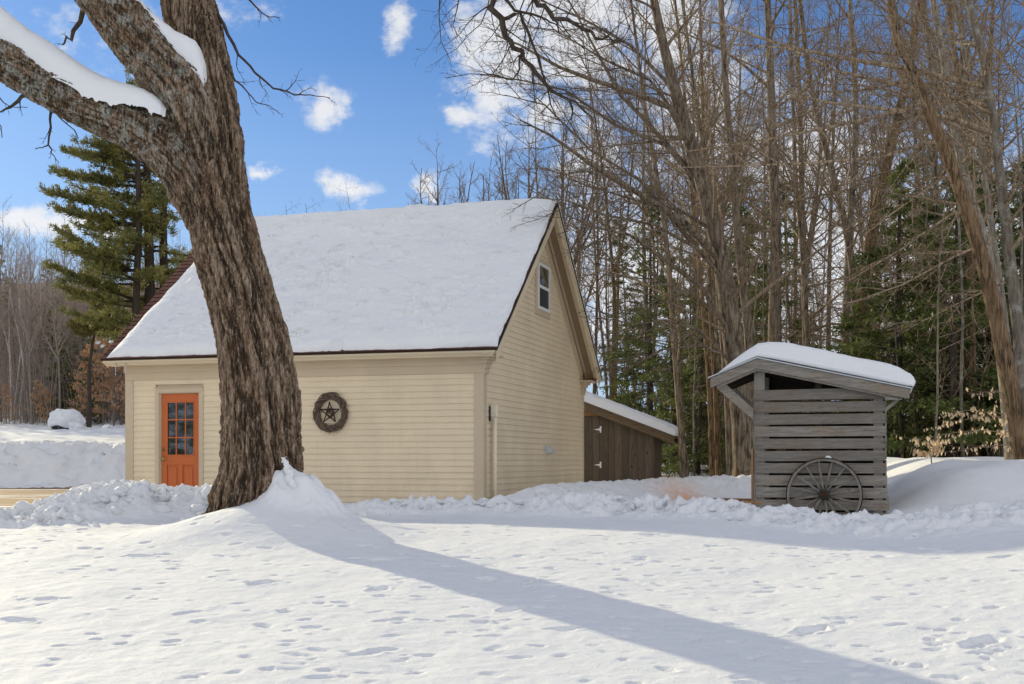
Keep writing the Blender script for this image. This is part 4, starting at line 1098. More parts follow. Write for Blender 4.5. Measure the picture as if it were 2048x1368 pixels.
spine_tree('bare_tree', 'leaning left stem beside the forked tree above the woodshed', 29.6, [(1716, 955), (1715, 700), (1700, 500), (1660, 330), (1622, 170), (1600, 0), (1585, -200)], 0.126, 0.040, TALL, 115, 'grey_bark')
spine_tree('bare_tree', 'upright grey trunk left of the pale-leaved beech branches', 27, [(1868, 960), (1866, 700), (1872, 450), (1868, 230), (1850, 0), (1840, -250)], 0.074, 0.032, TALL, 116)
spine_tree('bare_tree', 'straight brown trunk behind the pale-leaved beech branches', 25, [(1945, 960), (1942, 700), (1940, 480), (1925, 250), (1900, 30), (1880, -200)], 0.118, 0.040, TALL, 117, 'brown_bark')
spine_tree('bare_tree', 'pale thin sapling trunk right behind the beech branches', 23.5, [(1928, 955), (1922, 800), (1925, 620), (1918, 450), (1908, 250), (1890, 0)], 0.037, 0.012, dict(TALL, n=[14, 6, 5]), 118, 'smooth_bark')
print('spine trees', round(time.time()-T0, 1))

# ---- long limbs arching left over the garage from the old maple by the woodshed
# (they are limbs of that tree, so parented to it)
old = [o for o in bpy.data.objects if o.name == 'old_maple'][0]; oloc = Vector(old.location)
r = random.Random(404); br = []
for (Y0, Y1, pts, r0) in ((24, 21.5, [(1440, 520), (1380, 455), (1300, 400), (1215, 350), (1170, 320), (1100, 270), (1040, 240)], .085),
                          (24, 23, [(1395, 320), (1340, 215), (1265, 185), (1185, 160), (1120, 135), (1040, 90), (990, 70)], .075),
                          (24, 22, [(1465, 680), (1410, 580), (1330, 520), (1260, 470), (1190, 455), (1120, 425)], .06),
                          (24, 25, [(1420, 430), (1370, 330), (1290, 240), (1240, 190), (1170, 60), (1120, -30)], .07),
                          (24, 23, [(1475, 740), (1400, 660), (1330, 640), (1260, 650), (1190, 620)], .035),
                          (24, 22, [(1475, 600), (1400, 500), (1310, 450), (1210, 430), (1130, 400), (1060, 395)], .045), (24, 23, [(1450, 560), (1370, 470), (1280, 360), (1180, 300), (1090, 210), (1010, 190)], .05),
                          (24, 25, [(1410, 380), (1330, 290), (1230, 250), (1130, 180), (1040, 160), (960, 150)], .05), (24, 26, [(1350, 180), (1260, 90), (1170, 40), (1080, 0), (1000, -20)], .04),
                          (24, 22, [(1465, 660), (1390, 590), (1300, 560), (1220, 520), (1150, 500)], .035), (24, 25, [(1380, 270), (1300, 160), (1210, 120), (1110, 60), (1030, 50)], .04),
                          (24, 22.5, [(1470, 720), (1400, 690), (1320, 700), (1250, 740), (1200, 730)], .028), (24, 24, [(1440, 470), (1360, 420), (1270, 400), (1170, 370), (1080, 330)], .04)):
    q = [P(a, b, Y0+(Y1-Y0)*i/(len(pts)-1))-oloc for i, (a, b) in enumerate(pts)]
    n = len(q); rad = [r0*(1-.85*i/(n-1)) for i in range(n)]
    br.append((q, rad, 7)); L = sum((q[i+1]-q[i]).length for i in range(n-1))
    ramify(r, br, q, rad, L, 1, 3, dict(n=[16, 8, 6], lo1=.12, ang=(18, 48), len=[.40, .42, .42], r=[.016, .007, .0042], seg=[7, 5, 4], jit=[.08, .11, .14], trop=[.0, .0, .01], flat=True))
build_tubes('limb', br, M['grey_bark'], old)

gt = [o for o in bpy.data.objects if o.name == 'grey_tree'][0]; gl = Vector(gt.location); br = []
for (pts, r0, Ya, Yb) in (([(1989, 268), (1900, 235), (1783, 220), (1655, 205), (1560, 185)], .05, 18.55, 16.5), ([(1983, 215), (1860, 184), (1773, 164), (1675, 143), (1578, 97), (1450, 87)], .045, 18.55, 17.5),
                     ([(1976, 175), (1808, 136), (1706, 120), (1578, 95), (1450, 51), (1380, 30)], .05, 18.55, 19.5), ([(1991, 290), (1860, 284), (1757, 315), (1604, 327), (1450, 333), (1348, 335)], .035, 18.55, 17),
                     ([(1980, 200), (1860, 205), (1706, 245), (1552, 276), (1348, 307)], .04, 18.55, 20), ([(2010, 470), (1910, 512), (1808, 568), (1706, 604), (1634, 614)], .022, 18.55, 17.5), ([(2020, 560), (1930, 600), (1850, 640), (1760, 650)], .018, 18.55, 18),
                     ([(2004, 380), (1900, 430), (1800, 500), (1700, 560), (1620, 580)], .022, 18.55, 19), ([(1996, 330), (1880, 360), (1780, 430), (1690, 500)], .022, 18.55, 20)):
    q = [P(a, b, Ya+(Yb-Ya)*i/(len(pts)-1))-gl for i, (a, b) in enumerate(pts)]; n = len(q); rad = [r0*(1-.8*i/(n-1)) for i in range(n)]
    br.append((q, rad, 7)); L = sum((q[i+1]-q[i]).length for i in range(n-1))
    ramify(r, br, q, rad, L, 1, 3, dict(n=[15, 8, 5], lo1=.15, ang=(25, 65), len=[.32, .42, .42], r=[.012, .006, .0035], seg=[7, 5, 4], jit=[.09, .12, .15], trop=[-.01, .0, .0], flat=True))
build_tubes('limb', br, M['twig_bark'], gt)

# ---- prototypes of the ordinary forest trees
protos = [make_tree(1, 19, .12, dict(CROWN, lo1=.38), 3, 'grey_bark', jit=.03),
          make_tree(2, 21, .14, dict(CROWN, lo1=.45), 3, 'brown_bark', forks=1, jit=.025),
          make_tree(3, 17, .08, dict(CROWN, lo1=.22, len=[.24, .45, .42], ang=(50, 88), trop=[.02, .0, .0]), 3, 'grey_bark', jit=.03),
          make_tree(4, 15, .06, dict(CROWN, lo1=.15, len=[.26, .45, .42], n=[24, 9, 6], ang=(55, 90), trop=[.01, .0, .0]), 3, 'smooth_bark', jit=.04),
          make_tree(5, 20, .155, dict(CROWN, lo1=.40, n=[24, 8, 6]), 3, 'grey_bark', forks=2, jit=.03),
          make_tree(6, 9, .04, dict(CROWN, lo1=.18, len=[.26, .5, .45], n=[20, 6, 4], r=[.016, .008, .005], trop=[.02, .02, .02]), 3, 'smooth_bark', jit=.05),
          make_tree(7, 16.5, .22, dict(CROWN, lo1=.40, n=[20, 8, 7], ang=(25, 60), len=[.20, .45, .42], r=[.04, .016, .009]), 3, 'grey_bark', forks=6, fspread=.62, jit=.05)]
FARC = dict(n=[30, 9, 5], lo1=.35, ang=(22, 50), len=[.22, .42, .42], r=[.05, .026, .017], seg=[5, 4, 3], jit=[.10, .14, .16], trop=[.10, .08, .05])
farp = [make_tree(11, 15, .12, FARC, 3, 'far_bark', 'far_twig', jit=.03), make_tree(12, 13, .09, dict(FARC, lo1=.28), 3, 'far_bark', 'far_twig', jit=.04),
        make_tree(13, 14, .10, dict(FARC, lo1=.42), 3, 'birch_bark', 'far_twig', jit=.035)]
def scatter(protos, items, label, group, name, seed, smin=.85, smax=1.15):
    r = random.Random(seed)
    for (k, X, Y) in items:
        o = protos[k]; loc = (X, Y, gz(X, Y)); s = r.uniform(smin, smax)
        c = dup(o, loc, r.uniform(0, 6.28), s, label, group); c['category'] = 'tree'
        c.rotation_euler = (r.gauss(0, .02), r.gauss(0, .02), r.uniform(0, 6.28))
r = random.Random(31); items = []
def free(X, Y, its, d): return all((X-a)**2+(Y-b)**2 > d*d for _, a, b in its)
tries = 0
while len(items) < 74 and tries < 5000:
    tries += 1
    Y = r.uniform(25, 66); px = r.uniform(1290 if Y < 45 else 1180, 2150); X = (px-1024)/F*Y
    if px < 1500 and Y < 38: continue
    if free(X, Y, items, 1.5): items.append((r.choice((0, 1, 2, 2, 3, 3, 4, 5)), X, Y))
scatter(protos, items, 'bare tree among many in the woods behind the woodshed', 'bare trees in the woods behind the woodshed', 'bare_tree', 1)
items = []; tries = 0
while len(items) < 26 and tries < 3000:          # understory saplings
    tries += 1
    Y = r.uniform(22, 40); px = r.uniform(1780 if Y < 26 else 1330, 2100); X = (px-1024)/F*Y
    if px < 1520 and Y < 33: continue
    if free(X, Y, items, .8): items.append((5, X, Y))
scatter(protos, items, 'thin bare sapling in the understory behind the woodshed', 'saplings behind the woodshed', 'sapling', 2, .6, 1.1)
# behind the garage ridge
items = [(k, (px-1024)/F*Y, Y) for k, px, Y in ((6, 870, 58), (6, 975, 60), (6, 1050, 57), (4, 1010, 70), (6, 1115, 55), (0, 1150, 52), (2, 1130, 46), (0, 1190, 57), (2, 1215, 48), (6, 925, 66), (3, 735, 66), (3, 1075, 55), (1, 1230, 64), (4, 1170, 70), (2, 1260, 55))]
scatter(protos, items, 'bare tree rising behind the snowy ridge of the garage', 'bare trees behind the garage', 'bare_tree', 3, .84, .96)
items = [(5, (px-1024)/F*Y, Y) for px, Y in ((540, 33), (575, 32), (600, 33.5), (622, 34), (715, 36), (750, 35.5))]
scatter(protos, items, 'slim shrubby top poking above the middle of the garage ridge', 'shrub tops above the garage ridge', 'sapling', 4, .80, .90)
# wooded hillside on the left, across the field
items = []; tries = 0
while len(items) < 190 and tries < 12000:
    tries += 1
    Y = 63+42*r.random()**1.2; px = r.uniform(-110, 470 if Y > 70 else 330) if len(items) < 150 else r.uniform(-420, -100); X = (px-1024)/F*Y
    if free(X, Y, items, 1.0): items.append((r.choice((0, 0, 1, 1, 1)), X, Y))
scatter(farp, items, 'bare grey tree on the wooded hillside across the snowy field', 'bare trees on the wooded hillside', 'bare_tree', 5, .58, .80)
items = [(2, (px-1024)/F*Y, Y) for px, Y in ((22, 66), (28, 68), (40, 67), (36, 70), (64, 69), (58, 66), (68, 72), (142, 74), (8, 71), (96, 76))]
scatter(farp, items, 'white barked birch on the wooded hillside across the field', 'white birches on the wooded hillside', 'birch_tree', 6, .66, .78)
# far woods closing the view on the right, and across the yard behind the viewer (seen in the door glass)
items = []; tries = 0
while len(items) < 34 and tries < 3000:
    tries += 1
    Y = r.uniform(72, 100); px = r.uniform(1130, 2100); X = (px-1024)/F*Y
    if free(X, Y, items, 2.2): items.append((r.choice((0, 1)), X, Y))
scatter(farp, items, 'distant bare tree closing the view deep in the woods', 'distant bare trees deep in the woods', 'bare_tree', 7, .8, 1.1)
items = [(r.choice((0, 1, 4)), r.uniform(-46, -26), r.uniform(-22, 8)) for _ in range(12)]
scatter(protos, items, 'bare tree across the yard, mirrored in the door glass', 'bare trees across the yard', 'bare_tree', 8, .8, 1)
for i in range(11):
    t_ = 36+4.3*(i%5)+i; X, Y = -7-.79*t_+(i-5)*1.9*.67, 22-.67*t_-(i-5)*1.9*.79
    dup(hem[1], (X, Y, gz(X, Y)), i*1.7, .9+.05*(i%4), 'dark hemlock across the yard, mirrored in the door glass', 'hemlocks across the yard')
for o in protos+farp:                               # the models themselves are not part of the place
    for ch in list(o.children): bpy.data.objects.remove(ch)
    bpy.data.objects.remove(o)
print('forest', round(time.time()-T0, 1))

# brush at the foot of the hillside: one mass nobody could count
def thicket(name, label, n, fx, h, seed, mat, leaf=None):
    r = random.Random(seed); br = []; st = []
    for k in range(n):
        X, Y = fx(r); p = Vector((X, Y, gz(X, Y)-.05)); hh = h*r.uniform(.4, 1.2)
        pts, rad = walk(r, p, Vector((r.gauss(0, .2), r.gauss(0, .2), 1)), hh, .014+.004*hh, 5, .09, .03); br.append((pts, rad, 3))
        for j in range(7):
            q, d, i = at_path(pts, r.uniform(.2, .95)); s = d.cross(rv(r)).normalized()
            bp, bd = walk(r, q, d*.6+s, hh*r.uniform(.15, .35), .010, 3, .15, .03); br.append((bp, bd, 3))
            if leaf and r.random() < leaf[1]:
                for z in range(7):
                    pp, _, _ = at_path(bp, r.random()*.98); st.append((pp, (r.gauss(0, .3), r.gauss(0, .3), -.5)))
    o = build_tubes(name, br, M[mat]); tag(o, label, None, None, 'stuff')
    return st
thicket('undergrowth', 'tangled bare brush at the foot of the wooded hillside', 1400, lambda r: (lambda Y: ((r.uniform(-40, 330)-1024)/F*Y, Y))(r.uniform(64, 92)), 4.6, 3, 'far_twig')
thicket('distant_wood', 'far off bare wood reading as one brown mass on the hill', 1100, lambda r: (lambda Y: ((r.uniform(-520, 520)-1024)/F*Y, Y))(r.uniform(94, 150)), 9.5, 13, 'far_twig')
thicket('undergrowth', 'tangled bare brush on the snow among the trees behind the woodshed', 520, lambda r: (lambda Y: ((r.uniform(1330 if Y > 36 else 1790, 2120)-1024)/F*Y, Y))(r.uniform(24, 52)), 2.6, 4, 'twig_bark')

# beeches holding dry leaves
def leaf_mesh(name, sites, mat, parent, size, seed):
    g = np.random.default_rng(seed); S = np.array(sites, float); n = len(S)
    d = np.stack([g.normal(0, .35, n), g.normal(0, .35, n), -np.ones(n)], 1); d /= np.linalg.norm(d, axis=1, keepdims=True)
    w = np.cross(d, g.normal(0, 1, (n, 3))); w /= np.linalg.norm(w, axis=1, keepdims=True); nn = np.cross(d, w)
    L = size*g.uniform(.6, 1.25, (n, 1)); W = L*.26
    V = np.stack([S, S+d*L*.3+w*W+nn*L*.07, S+d*L*.7+w*W*.8+nn*L*.05, S+d*L, S+d*L*.7-w*W*.8+nn*L*.05, S+d*L*.3-w*W+nn*L*.07, S+d*L*.5], 1)
    i = np.arange(n)[:, None]*7
    t = np.concatenate([i+np.array([[0, 1, 6]]), i+np.array([[1, 2, 6]]), i+np.array([[2, 3, 6]]), i+np.array([[3, 4, 6]]), i+np.array([[4, 5, 6]]), i+np.array([[5, 0, 6]])])
    return link(name, np_mesh(name, V.reshape(-1, 3), None, t), M[mat], parent)
def beech():
    Y = 20; base = P(1990, 945, Y); base.z = gz(base.x, base.y)
    o = empty('beech_sapling', base, 0, 'young beech with pale dry leaves hanging in tiers right of the woodshed', 'beech sapling')
    r = random.Random(9); br = []; st = []
    tips = [((2050, 870), (1835, 880), .6), ((2045, 840), (1880, 852), .6), ((2040, 800), (1960, 790), .35), ((1985, 900), (2044, 850), .5), ((2046, 840), (1890, 826), .5), ((2050, 900), (1905, 905), .25)]
    tr = [([P(2062, 960, Y)-base, P(2060, 880, Y)-base, P(2052, 800, Y)-base, P(2040, 740, Y)-base], [.03, .025, .018, .008], 6)]
    for (a, b, dens) in tips:
        p0 = P(*a, Y)-base; p1 = P(*b, Y-r.uniform(0, 1.5))-base; bp = [p0.lerp(p1, i/8)+Vector((0, 0, .10*math.sin(math.pi*i/8)))+rv(r)*.015 for i in range(9)]
        br.append((bp, [.012*(1-.8*i/8) for i in range(9)], 4))
        for j in range(13):
            t = .12+.88*(j+r.random())/13; q, d, i = at_path(bp, min(t, .98)); s = Vector((-d.y, d.x, 0))*(1 if j % 2 else -1)
            sp, sd = walk(r, q, d*.8+s*.8+Vector((0, 0, r.uniform(-.2, .25))), r.uniform(.2, .5), .005, 4, .12, .02); br.append((sp, sd, 3))
            for z in range(int(7*dens*2)):
                if r.random() < .8: pp, _, _ = at_path(sp, r.random()*.98); st.append(tuple(pp+rv(r)*.012))
    build_tubes('trunk', tr, M['smooth_bark'], o); build_tubes('crown', br, M['twig_bark'], o)
    leaf_mesh('leaves', st, 'pale_leaf', o, .066, 3)
    base = P(1835, 990, 19); base.z = gz(base.x, base.y)
    o = empty('beech_sapling', base, 0, 'small beech sapling with pale leaves low beside the woodshed corner', 'beech sapling')
    br = []; st = []; p0 = Vector((.25, 0, -.1))
    tp = [p0, Vector((.22, 0, .15)), Vector((.2, 0, .35)), Vector((.18, 0, .5))]
    for k in range(9):
        q, d, i = at_path(tp, .5+.5*r.random()); bp, bd = walk(r, q, Vector((r.choice((-1, -1, 1))*1., r.gauss(0, .5), .1)), r.uniform(.2, .55), .005, 5, .1, .0); br.append((bp, bd, 3))
        for z in range(14): pp, _, _ = at_path(bp, r.random()*.98); st.append(tuple(pp+rv(r)*.015))
    build_tubes('trunk', [(tp, [.012, .01, .008, .004], 5)], M['smooth_bark'], o); build_tubes('crown', br, M['twig_bark'], o); leaf_mesh('leaves', st, 'pale_leaf', o, .08, 4)
beech()
def rust_beech(seed):
    r = random.Random(seed); o = empty('beech_tree', (0, 0, 0), 0, 'young beech holding rusty dry leaves at the edge of the hillside woods', 'beech tree', 'rusty leaved beeches at the wood edge')
    pts, rad = walk(r, Vector((0, 0, -.2)), Vector((0, 0, 1)), 5.2, .05, 8, .04, .02); br = []; st = []
    for k in range(30):
        t = .15+.8*(k+r.random())/30; q, d, i = at_path(pts, t); a = r.uniform(0, 6.28)
        bp, bd = walk(r, q, Vector((math.cos(a), math.sin(a), .35)), 1.7*(1.1-t)*r.uniform(.6, 1.2)+.2, .018, 5, .1, .0); br.append((bp, bd, 3))
        for z in range(17): pp, _, _ = at_path(bp, .25+.73*r.random()); st.append(tuple(pp+Vector((r.gauss(0, .13), r.gauss(0, .13), r.gauss(0, .05)))))
    build_tubes('trunk', [(pts, rad, 6)], M['smooth_bark'], o); build_tubes('crown', br, M['far_twig'], o); leaf_mesh('leaves', st, 'rust_leaf', o, .17, seed); return o
b0 = rust_beech(1); b0.location = ((205-1024)/F*62.5, 62.5, gz((205-1024)/F*62.5, 62.5))
for i, (px, Y, s) in enumerate(((180, 63, .9), (228, 62, 1.0), (245, 64, 1.1), (75, 63, .5), (12, 64, .45), (165, 62.2, .6), (262, 63, 1.1), (215, 66, 1.2), (90, 63, .42))):
    X = (px-1024)/F*Y; dup(b0, (X, Y, gz(X, Y)), i*1.1, s)

# stones and snow covered boulder in the field
def stone(loc, s, label, snow=True, seed=0, cat='boulder', name='boulder', group=None):
    import bmesh
    bm = bmesh.new(); bmesh.ops.create_icosphere(bm, subdivisions=4, radius=1)
    for v in bm.verts:
        k = float(fbm3(np.array([v.co.x*1.3+seed]), np.array([v.co.y*1.3]), np.array([v.co.z*1.3]), 4, 5)[0]); v.co *= (1+.45*k); v.co.z *= .7
    me = bpy.data.meshes.new(name); bm.to_mesh(me)
    o = empty(name, loc, seed, label, cat, group)
    a = link('stone', me, M['field_stone'], o, True); a.scale = (s, s, s)
    if snow:
        for v in bm.verts:
            if v.co.z > -.50: v.co *= 1.14; v.co.z += .14
            else: v.co *= .9
        m2 = bpy.data.meshes.new('snow_cap'); bm.to_mesh(m2); b = link('snow_cap', m2, M['snow'], o, True); b.scale = (s, s, s)
    bm.free(); return o
stone(on(133, 57)+Vector((0, 0, .35)), .72, 'large boulder capped with snow at the top of the field', True, 1)
stone(on(152, 56)+Vector((0, 0, .05)), .30, 'dark stone poking from the snow right of the capped boulder', True, 2)
stone(on(215, 56)+Vector((0, 0, .0)), .22, 'small dark stone near the garage corner at the field edge', True, 3)
for i, (px, Y, s) in enumerate(((1352, 34, .16), (1338, 40, .22), (1388, 37, .22), (1330, 46, .3), (1392, 43, .25))):
    stone(on(px, Y)+Vector((0, 0, .03)), s, 'field stone half buried in snow along the path beside the outbuilding', True, 5+i, 'stone', 'field_stone', 'stones along the woodland path')
# plank lying by the woodshed
mb = MB(); mb.box(-.12, .12, -.035, .035, 0, .02); ob = mb.build('scrap_board', M['pale_board'], None, .003); ob.location = P(1507, 1034, 14.35); ob.location.z = gz(ob.location.x, ob.location.y)+.05; ob.rotation_euler = (.1, .05, .2)
tag(ob, 'short scrap of board half buried in snow before the woodshed', 'board')
mb = MB(); mb.box(-.28, .30, -.2, .25, 0, .04); ob = mb.build('wooden_step', M['pale_board'], None, .004); ob.location = P(1462, 1003, 17.6); ob.rotation_euler = (0, .01, A17)
tag(ob, 'low plank platform in the snow at the open side of the woodshed', 'platform')

# ------------------------------------------------------------------ the old maple in front
def maple():
    Y = 13.0
    K = lambda px, py, r, dy=0: (P(px, py, Y+dy), r/F*Y)
    stems = {
        'trunk': [K(512, 1120, 98), K(516, 1040, 90), K(521, 970, 80), K(522, 900, 77), K(520, 800, 74), K(507, 700, 69), K(484, 600, 65), K(457, 500, 64), K(432, 400, 64), K(424, 330, 62)],
        'stem': [K(440, 430, 55), K(432, 330, 52), K(424, 230, 50, .05), K(405, 120, 50, .12), K(378, 20, 52, .2), K(360, -80, 50, .3), K(340, -260, 46, .5), K(330, -520, 36, .8), K(320, -900, 22, 1.2)],
        'mid': [K(425, 400, 45, -.05), K(408, 290, 48, -.12), K(370, 190, 52, -.2), K(300, 110, 52, -.25), K(235, 30, 52, -.25), K(180, -50, 50, -.2), K(110, -190, 44, 0), K(60, -380, 34, .3), K(20, -640, 22, .6)],
        'left': [K(432, 470, 40, -.05), K(395, 380, 50, -.1), K(340, 300, 50, -.15), K(270, 255, 42, -.2), K(200, 222, 41, -.25), K(120, 182, 40, -.3), K(50, 145, 39, -.35), K(-10, 112, 38, -.4), K(-120, 60, 35, -.4), K(-300, -60, 28, -.3)],
    }
    o = empty('maple_tree', (stems['trunk'][1][0].x, Y, .2), 0, 'huge old maple with deeply furrowed bark leaning in front of the garage', 'maple tree')
    base = Vector(o.location)
    # skeleton sampled densely
    spl = {}
    for k, s in stems.items():
        pts = [a for a, _ in s]; rr_ = [b for _, b in s]; out = []; n = (len(s)-1)*8
        for i in range(n+1):
            t = i/n*(len(s)-1); j = min(int(t), len(s)-2); u = t-j
            p0, p1, p2, p3 = pts[max(j-1, 0)], pts[j], pts[j+1], pts[min(j+2, len(s)-1)]
            out.append((.5*((2*p1)+(-p0+p2)*u+(2*p0-5*p1+4*p2-p3)*u*u+(-p0+3*p1-3*p2+p3)*u**3), rr_[j]+(rr_[j+1]-rr_[j])*u))
        spl[k] = out
    mb = MB()
    for k, s in spl.items(): mb.tube([a-base for a, _ in s], [b for _, b in s], 28)
    # root flares
    for a in (-2.6, -1.9, -1.1, -.3, .6, 2.2, 3.0):
        c = Vector((stems['trunk'][1][0].x, Y, .55))-base; d = Vector((math.cos(a), math.sin(a), 0))
        mb.tube([c+d*.20+Vector((0, 0, .35)), c+d*.33+Vector((0, 0, 0)), c+d*.48+Vector((0, 0, -.35)), c+d*.66+Vector((0, 0, -.65))], [.12, .15, .15, .12], 14)
    tmp = mb.build('tmp', None, None)
    m = tmp.modifiers.new('r', 'REMESH'); m.mode = 'VOXEL'; m.voxel_size = .0125; m.adaptivity = 0
    m = tmp.modifiers.new('s', 'SMOOTH'); m.iterations = 10; m.factor = .6
    dg = bpy.context.evaluated_depsgraph_get(); ev = tmp.evaluated_get(dg); me = bpy.data.meshes.new_from_object(ev)
    bpy.data.objects.remove(tmp)
    nv = len(me.vertices); V = np.empty(nv*3, np.float32); me.vertices.foreach_get('co', V); V = V.reshape(-1, 3).astype(float)
    N = np.empty(nv*3, np.float32); me.vertices.foreach_get('normal', N); N = N.reshape(-1, 3).astype(float)
    # grain coordinates : nearest stem
    best = np.full(nv, 1e9); G = np.zeros((nv, 3)); LI_ = np.zeros(nv)
    offs = dict(trunk=0, stem=1.2, mid=7.3, left=14.1)
    acc_w = np.zeros(nv)
    sel = np.zeros(nv, int)
    for kk, (k, s) in enumerate(spl.items()):
        A = np.array([(a-base)[:] for a, _ in s]); Rr = np.array([b for _, b in s]); cum = np.concatenate([[0], np.cumsum(np.linalg.norm(np.diff(A, axis=0), axis=1))])
        T = np.gradient(A, axis=0); T /= np.linalg.norm(T, axis=1, keepdims=True)
        for c0 in range(0, nv, 40000):
            v = V[c0:c0+40000]; D2 = ((v[:, None, :]-A[None])**2).sum(2); i = D2.argmin(1)
            rel = v-A[i]; al = (rel*T[i]).sum(1); per = rel-al[:, None]*T[i]; d = np.linalg.norm(per, axis=1)/Rr[i]
            ref = np.array([0, 1., 0]); a1 = ref-T[i]*(T[i]@ref)[:, None]; a1 /= np.linalg.norm(a1, axis=1, keepdims=True); b1 = np.cross(T[i], a1)
            ang = np.arctan2((per*b1).sum(1), (per*a1).sum(1))
            upd = d < best[c0:c0+40000]; ix = np.where(upd)[0]+c0
            best[ix] = d[upd]; rad = .42
            G[ix, 0] = (np.cos(ang)*rad)[upd]; G[ix, 1] = (np.sin(ang)*rad)[upd]; G[ix, 2] = (cum[i]+al)[upd]+(0 if k in ('trunk',) else offs[k])
            LI_[ix] = (0, .12, .9, 1.0)[kk]*np.clip((cum[i][upd]-.3)/.8, 0, 1)
    wx = .05*fbm3(V[:, 0]*3, V[:, 1]*3, V[:, 2]*1.5, 3, 1); wy = .05*fbm3(V[:, 0]*3+9, V[:, 1]*3, V[:, 2]*1.5, 3, 2)
    tw = .12*G[:, 2]; gx = G[:, 0]*np.cos(tw)-G[:, 1]*np.sin(tw)+wx; gy = G[:, 0]*np.sin(tw)+G[:, 1]*np.cos(tw)+wy; gs = G[:, 2]
    r1 = 1-np.abs(fbm3(gx*10, gy*10, gs*.95, 4, 10))*2.6         # long furrows
    r2 = 1-np.abs(fbm3(gx*25, gy*25, gs*2.6, 3, 20))*2.4
    r3 = fbm3(gx*46, gy*46, gs*9, 3, 30)
    plate = vn(gx*14, gy*14, gs*3.3, 40)
    fur = np.clip(.55*r1+.45*r2, -1, 1)
    hgt = .5+.5*np.tanh((-fur+.47)*4.5)                       # 0 in the furrows, 1 on the ridges
    soft = 1-.55*LI_
    disp = (.058*(hgt-.55)*soft+.022*r3+.012*np.round(plate*2)/2*soft+.03*fbm3(V[:, 0]*1.4, V[:, 1]*1.4, V[:, 2]*1.0, 2, 50))
    V2 = V+N*disp[:, None]
    me.vertices.foreach_set('co', V2.astype(np.float32).ravel())
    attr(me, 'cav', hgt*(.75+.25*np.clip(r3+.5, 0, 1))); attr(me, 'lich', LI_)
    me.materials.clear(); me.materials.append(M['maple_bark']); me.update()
    link('trunk', me, None, o, True)
    print('maple verts', nv, round(time.time()-T0, 1))
    r = random.Random(2)
    # snow lying on the limbs
    def limb_snow(edge_pts, prof, dy, seed):
        """edge_pts: (px, py_lower, py_upper) of the snow cushion"""
        nU, nR = 160, 22; E = np.array(edge_pts, float); t = np.linspace(0, 1, nU)*(len(E)-1)
        px = np.interp(t, range(len(E)), E[:, 0]); lo = np.interp(t, range(len(E)), E[:, 1]); hi = np.interp(t, range(len(E)), E[:, 2])
        k = np.ones(7)/7; lo = np.convolve(np.pad(lo, 3, 'edge'), k, 'valid'); hi = np.convolve(np.pad(hi, 3, 'edge'), k, 'valid')
        V = []
        for i in range(nU):
            a = P(px[i], lo[i], Y+dy); b = P(px[i], hi[i], Y+dy); h = (b-a).length; W = prof*min(1, h/.14+.15)
            jag = .024*float(vn2(np.array([i*.16]), np.array([seed*3.]), 3)[0])+.009*float(vn2(np.array([i*.7]), np.array([seed*5.]), 4)[0])
            for j in range(nR+1):
                w = math.pi*(j/nR*1.0); y = -math.cos(w)*W*(1+.0*jag); up = math.sin(w)**.75
                z = a.z+h*up+(jag if j in (0, 1) else 0)
                if j < 3: z -= .02+abs(jag)*(1-j/3)
                V.append((a.x, Y+dy+y, z))
        V = np.array(V); n = fbm3(V[:, 0]*4, V[:, 1]*4, V[:, 2]*4, 3, seed); V[:, 2] += .022*n+.008*fbm3(V[:, 0]*17, V[:, 1]*17, V[:, 2]*17, 2, seed+3)
        V -= np.array(base[:]); idx = np.arange(nU*(nR+1)).reshape(nU, nR+1)
        q = np.stack([idx[:-1, :-1], idx[:-1, 1:], idx[1:, 1:], idx[1:, :-1]], -1).reshape(-1, 4)
        link('limb_snow', np_mesh('limb_snow', V, q), M['snow'], o, True)
    limb_snow([(-160, 52, -62), (-60, 70, -30), (0, 92, 10), (30, 115, 38), (60, 132, 58), (100, 150, 84), (140, 172, 112), (175, 190, 138), (210, 205, 155), (245, 214, 165), (270, 213, 172), (296, 218, 182), (312, 226, 192), (326, 232, 203), (338, 236, 222)], .19, -.30, 1)
    limb_snow([(150, -130, -200), (200, -60, -100), (240, 2, -40), (262, 28, -15), (290, 60, 10), (320, 88, 40), (350, 112, 62), (375, 136, 72), (392, 158, 84), (402, 172, 100), (412, 184, 132), (416, 190, 168)], .17, -.20, 2)
    # packed snow strip running up the bark at the foot
    mb = MB(); n = 12
    pts = [P(566, 915, Y-.47), P(573, 930, Y-.49), P(578, 950, Y-.52), P(585, 968, Y-.56), P(592, 995, Y-.5), P(590, 1020, Y-.3)]
    bm_pts = []
    for i in range(41):
        t = i/40*(len(pts)-1); j = min(int(t), len(pts)-2); q = pts[j].lerp(pts[j+1], t-j)-base
        bm_pts.append(q+Vector((r.uniform(-.02, .02), 0, 0)))
    rad = [max(.010, .018+.040*(i/40)+r.uniform(-.010, .012)) for i in range(41)]
    mb.tube(bm_pts, rad, 12); mb.build('snow_streak', M['snow'], o, 0, True)
    # hanging branches
    br = []
    def limb(pts, r0, n=(7, 4), Yd=0, lf=.35, twig=2):
        q = [P(a, b, Y+Yd+c)-base for a, b, c in pts]; k = len(q); rad = [max(.004, r0*(1-.85*i/(k-1))) for i in range(k)]
        # wiggle
        qq = []; rr2 = []
        for i in range(k-1):
            for s in range(3): qq.append(q[i].lerp(q[i+1], s/3)+rv(r)*(r0*.35 if (i or s) else 0)); rr2.append(rad[i]+(rad[i+1]-rad[i])*s/3)
        qq.append(q[-1]); rr2.append(rad[-1]); br.append((qq, rr2, 6)); L = sum((q[i+1]-q[i]).length for i in range(k-1))
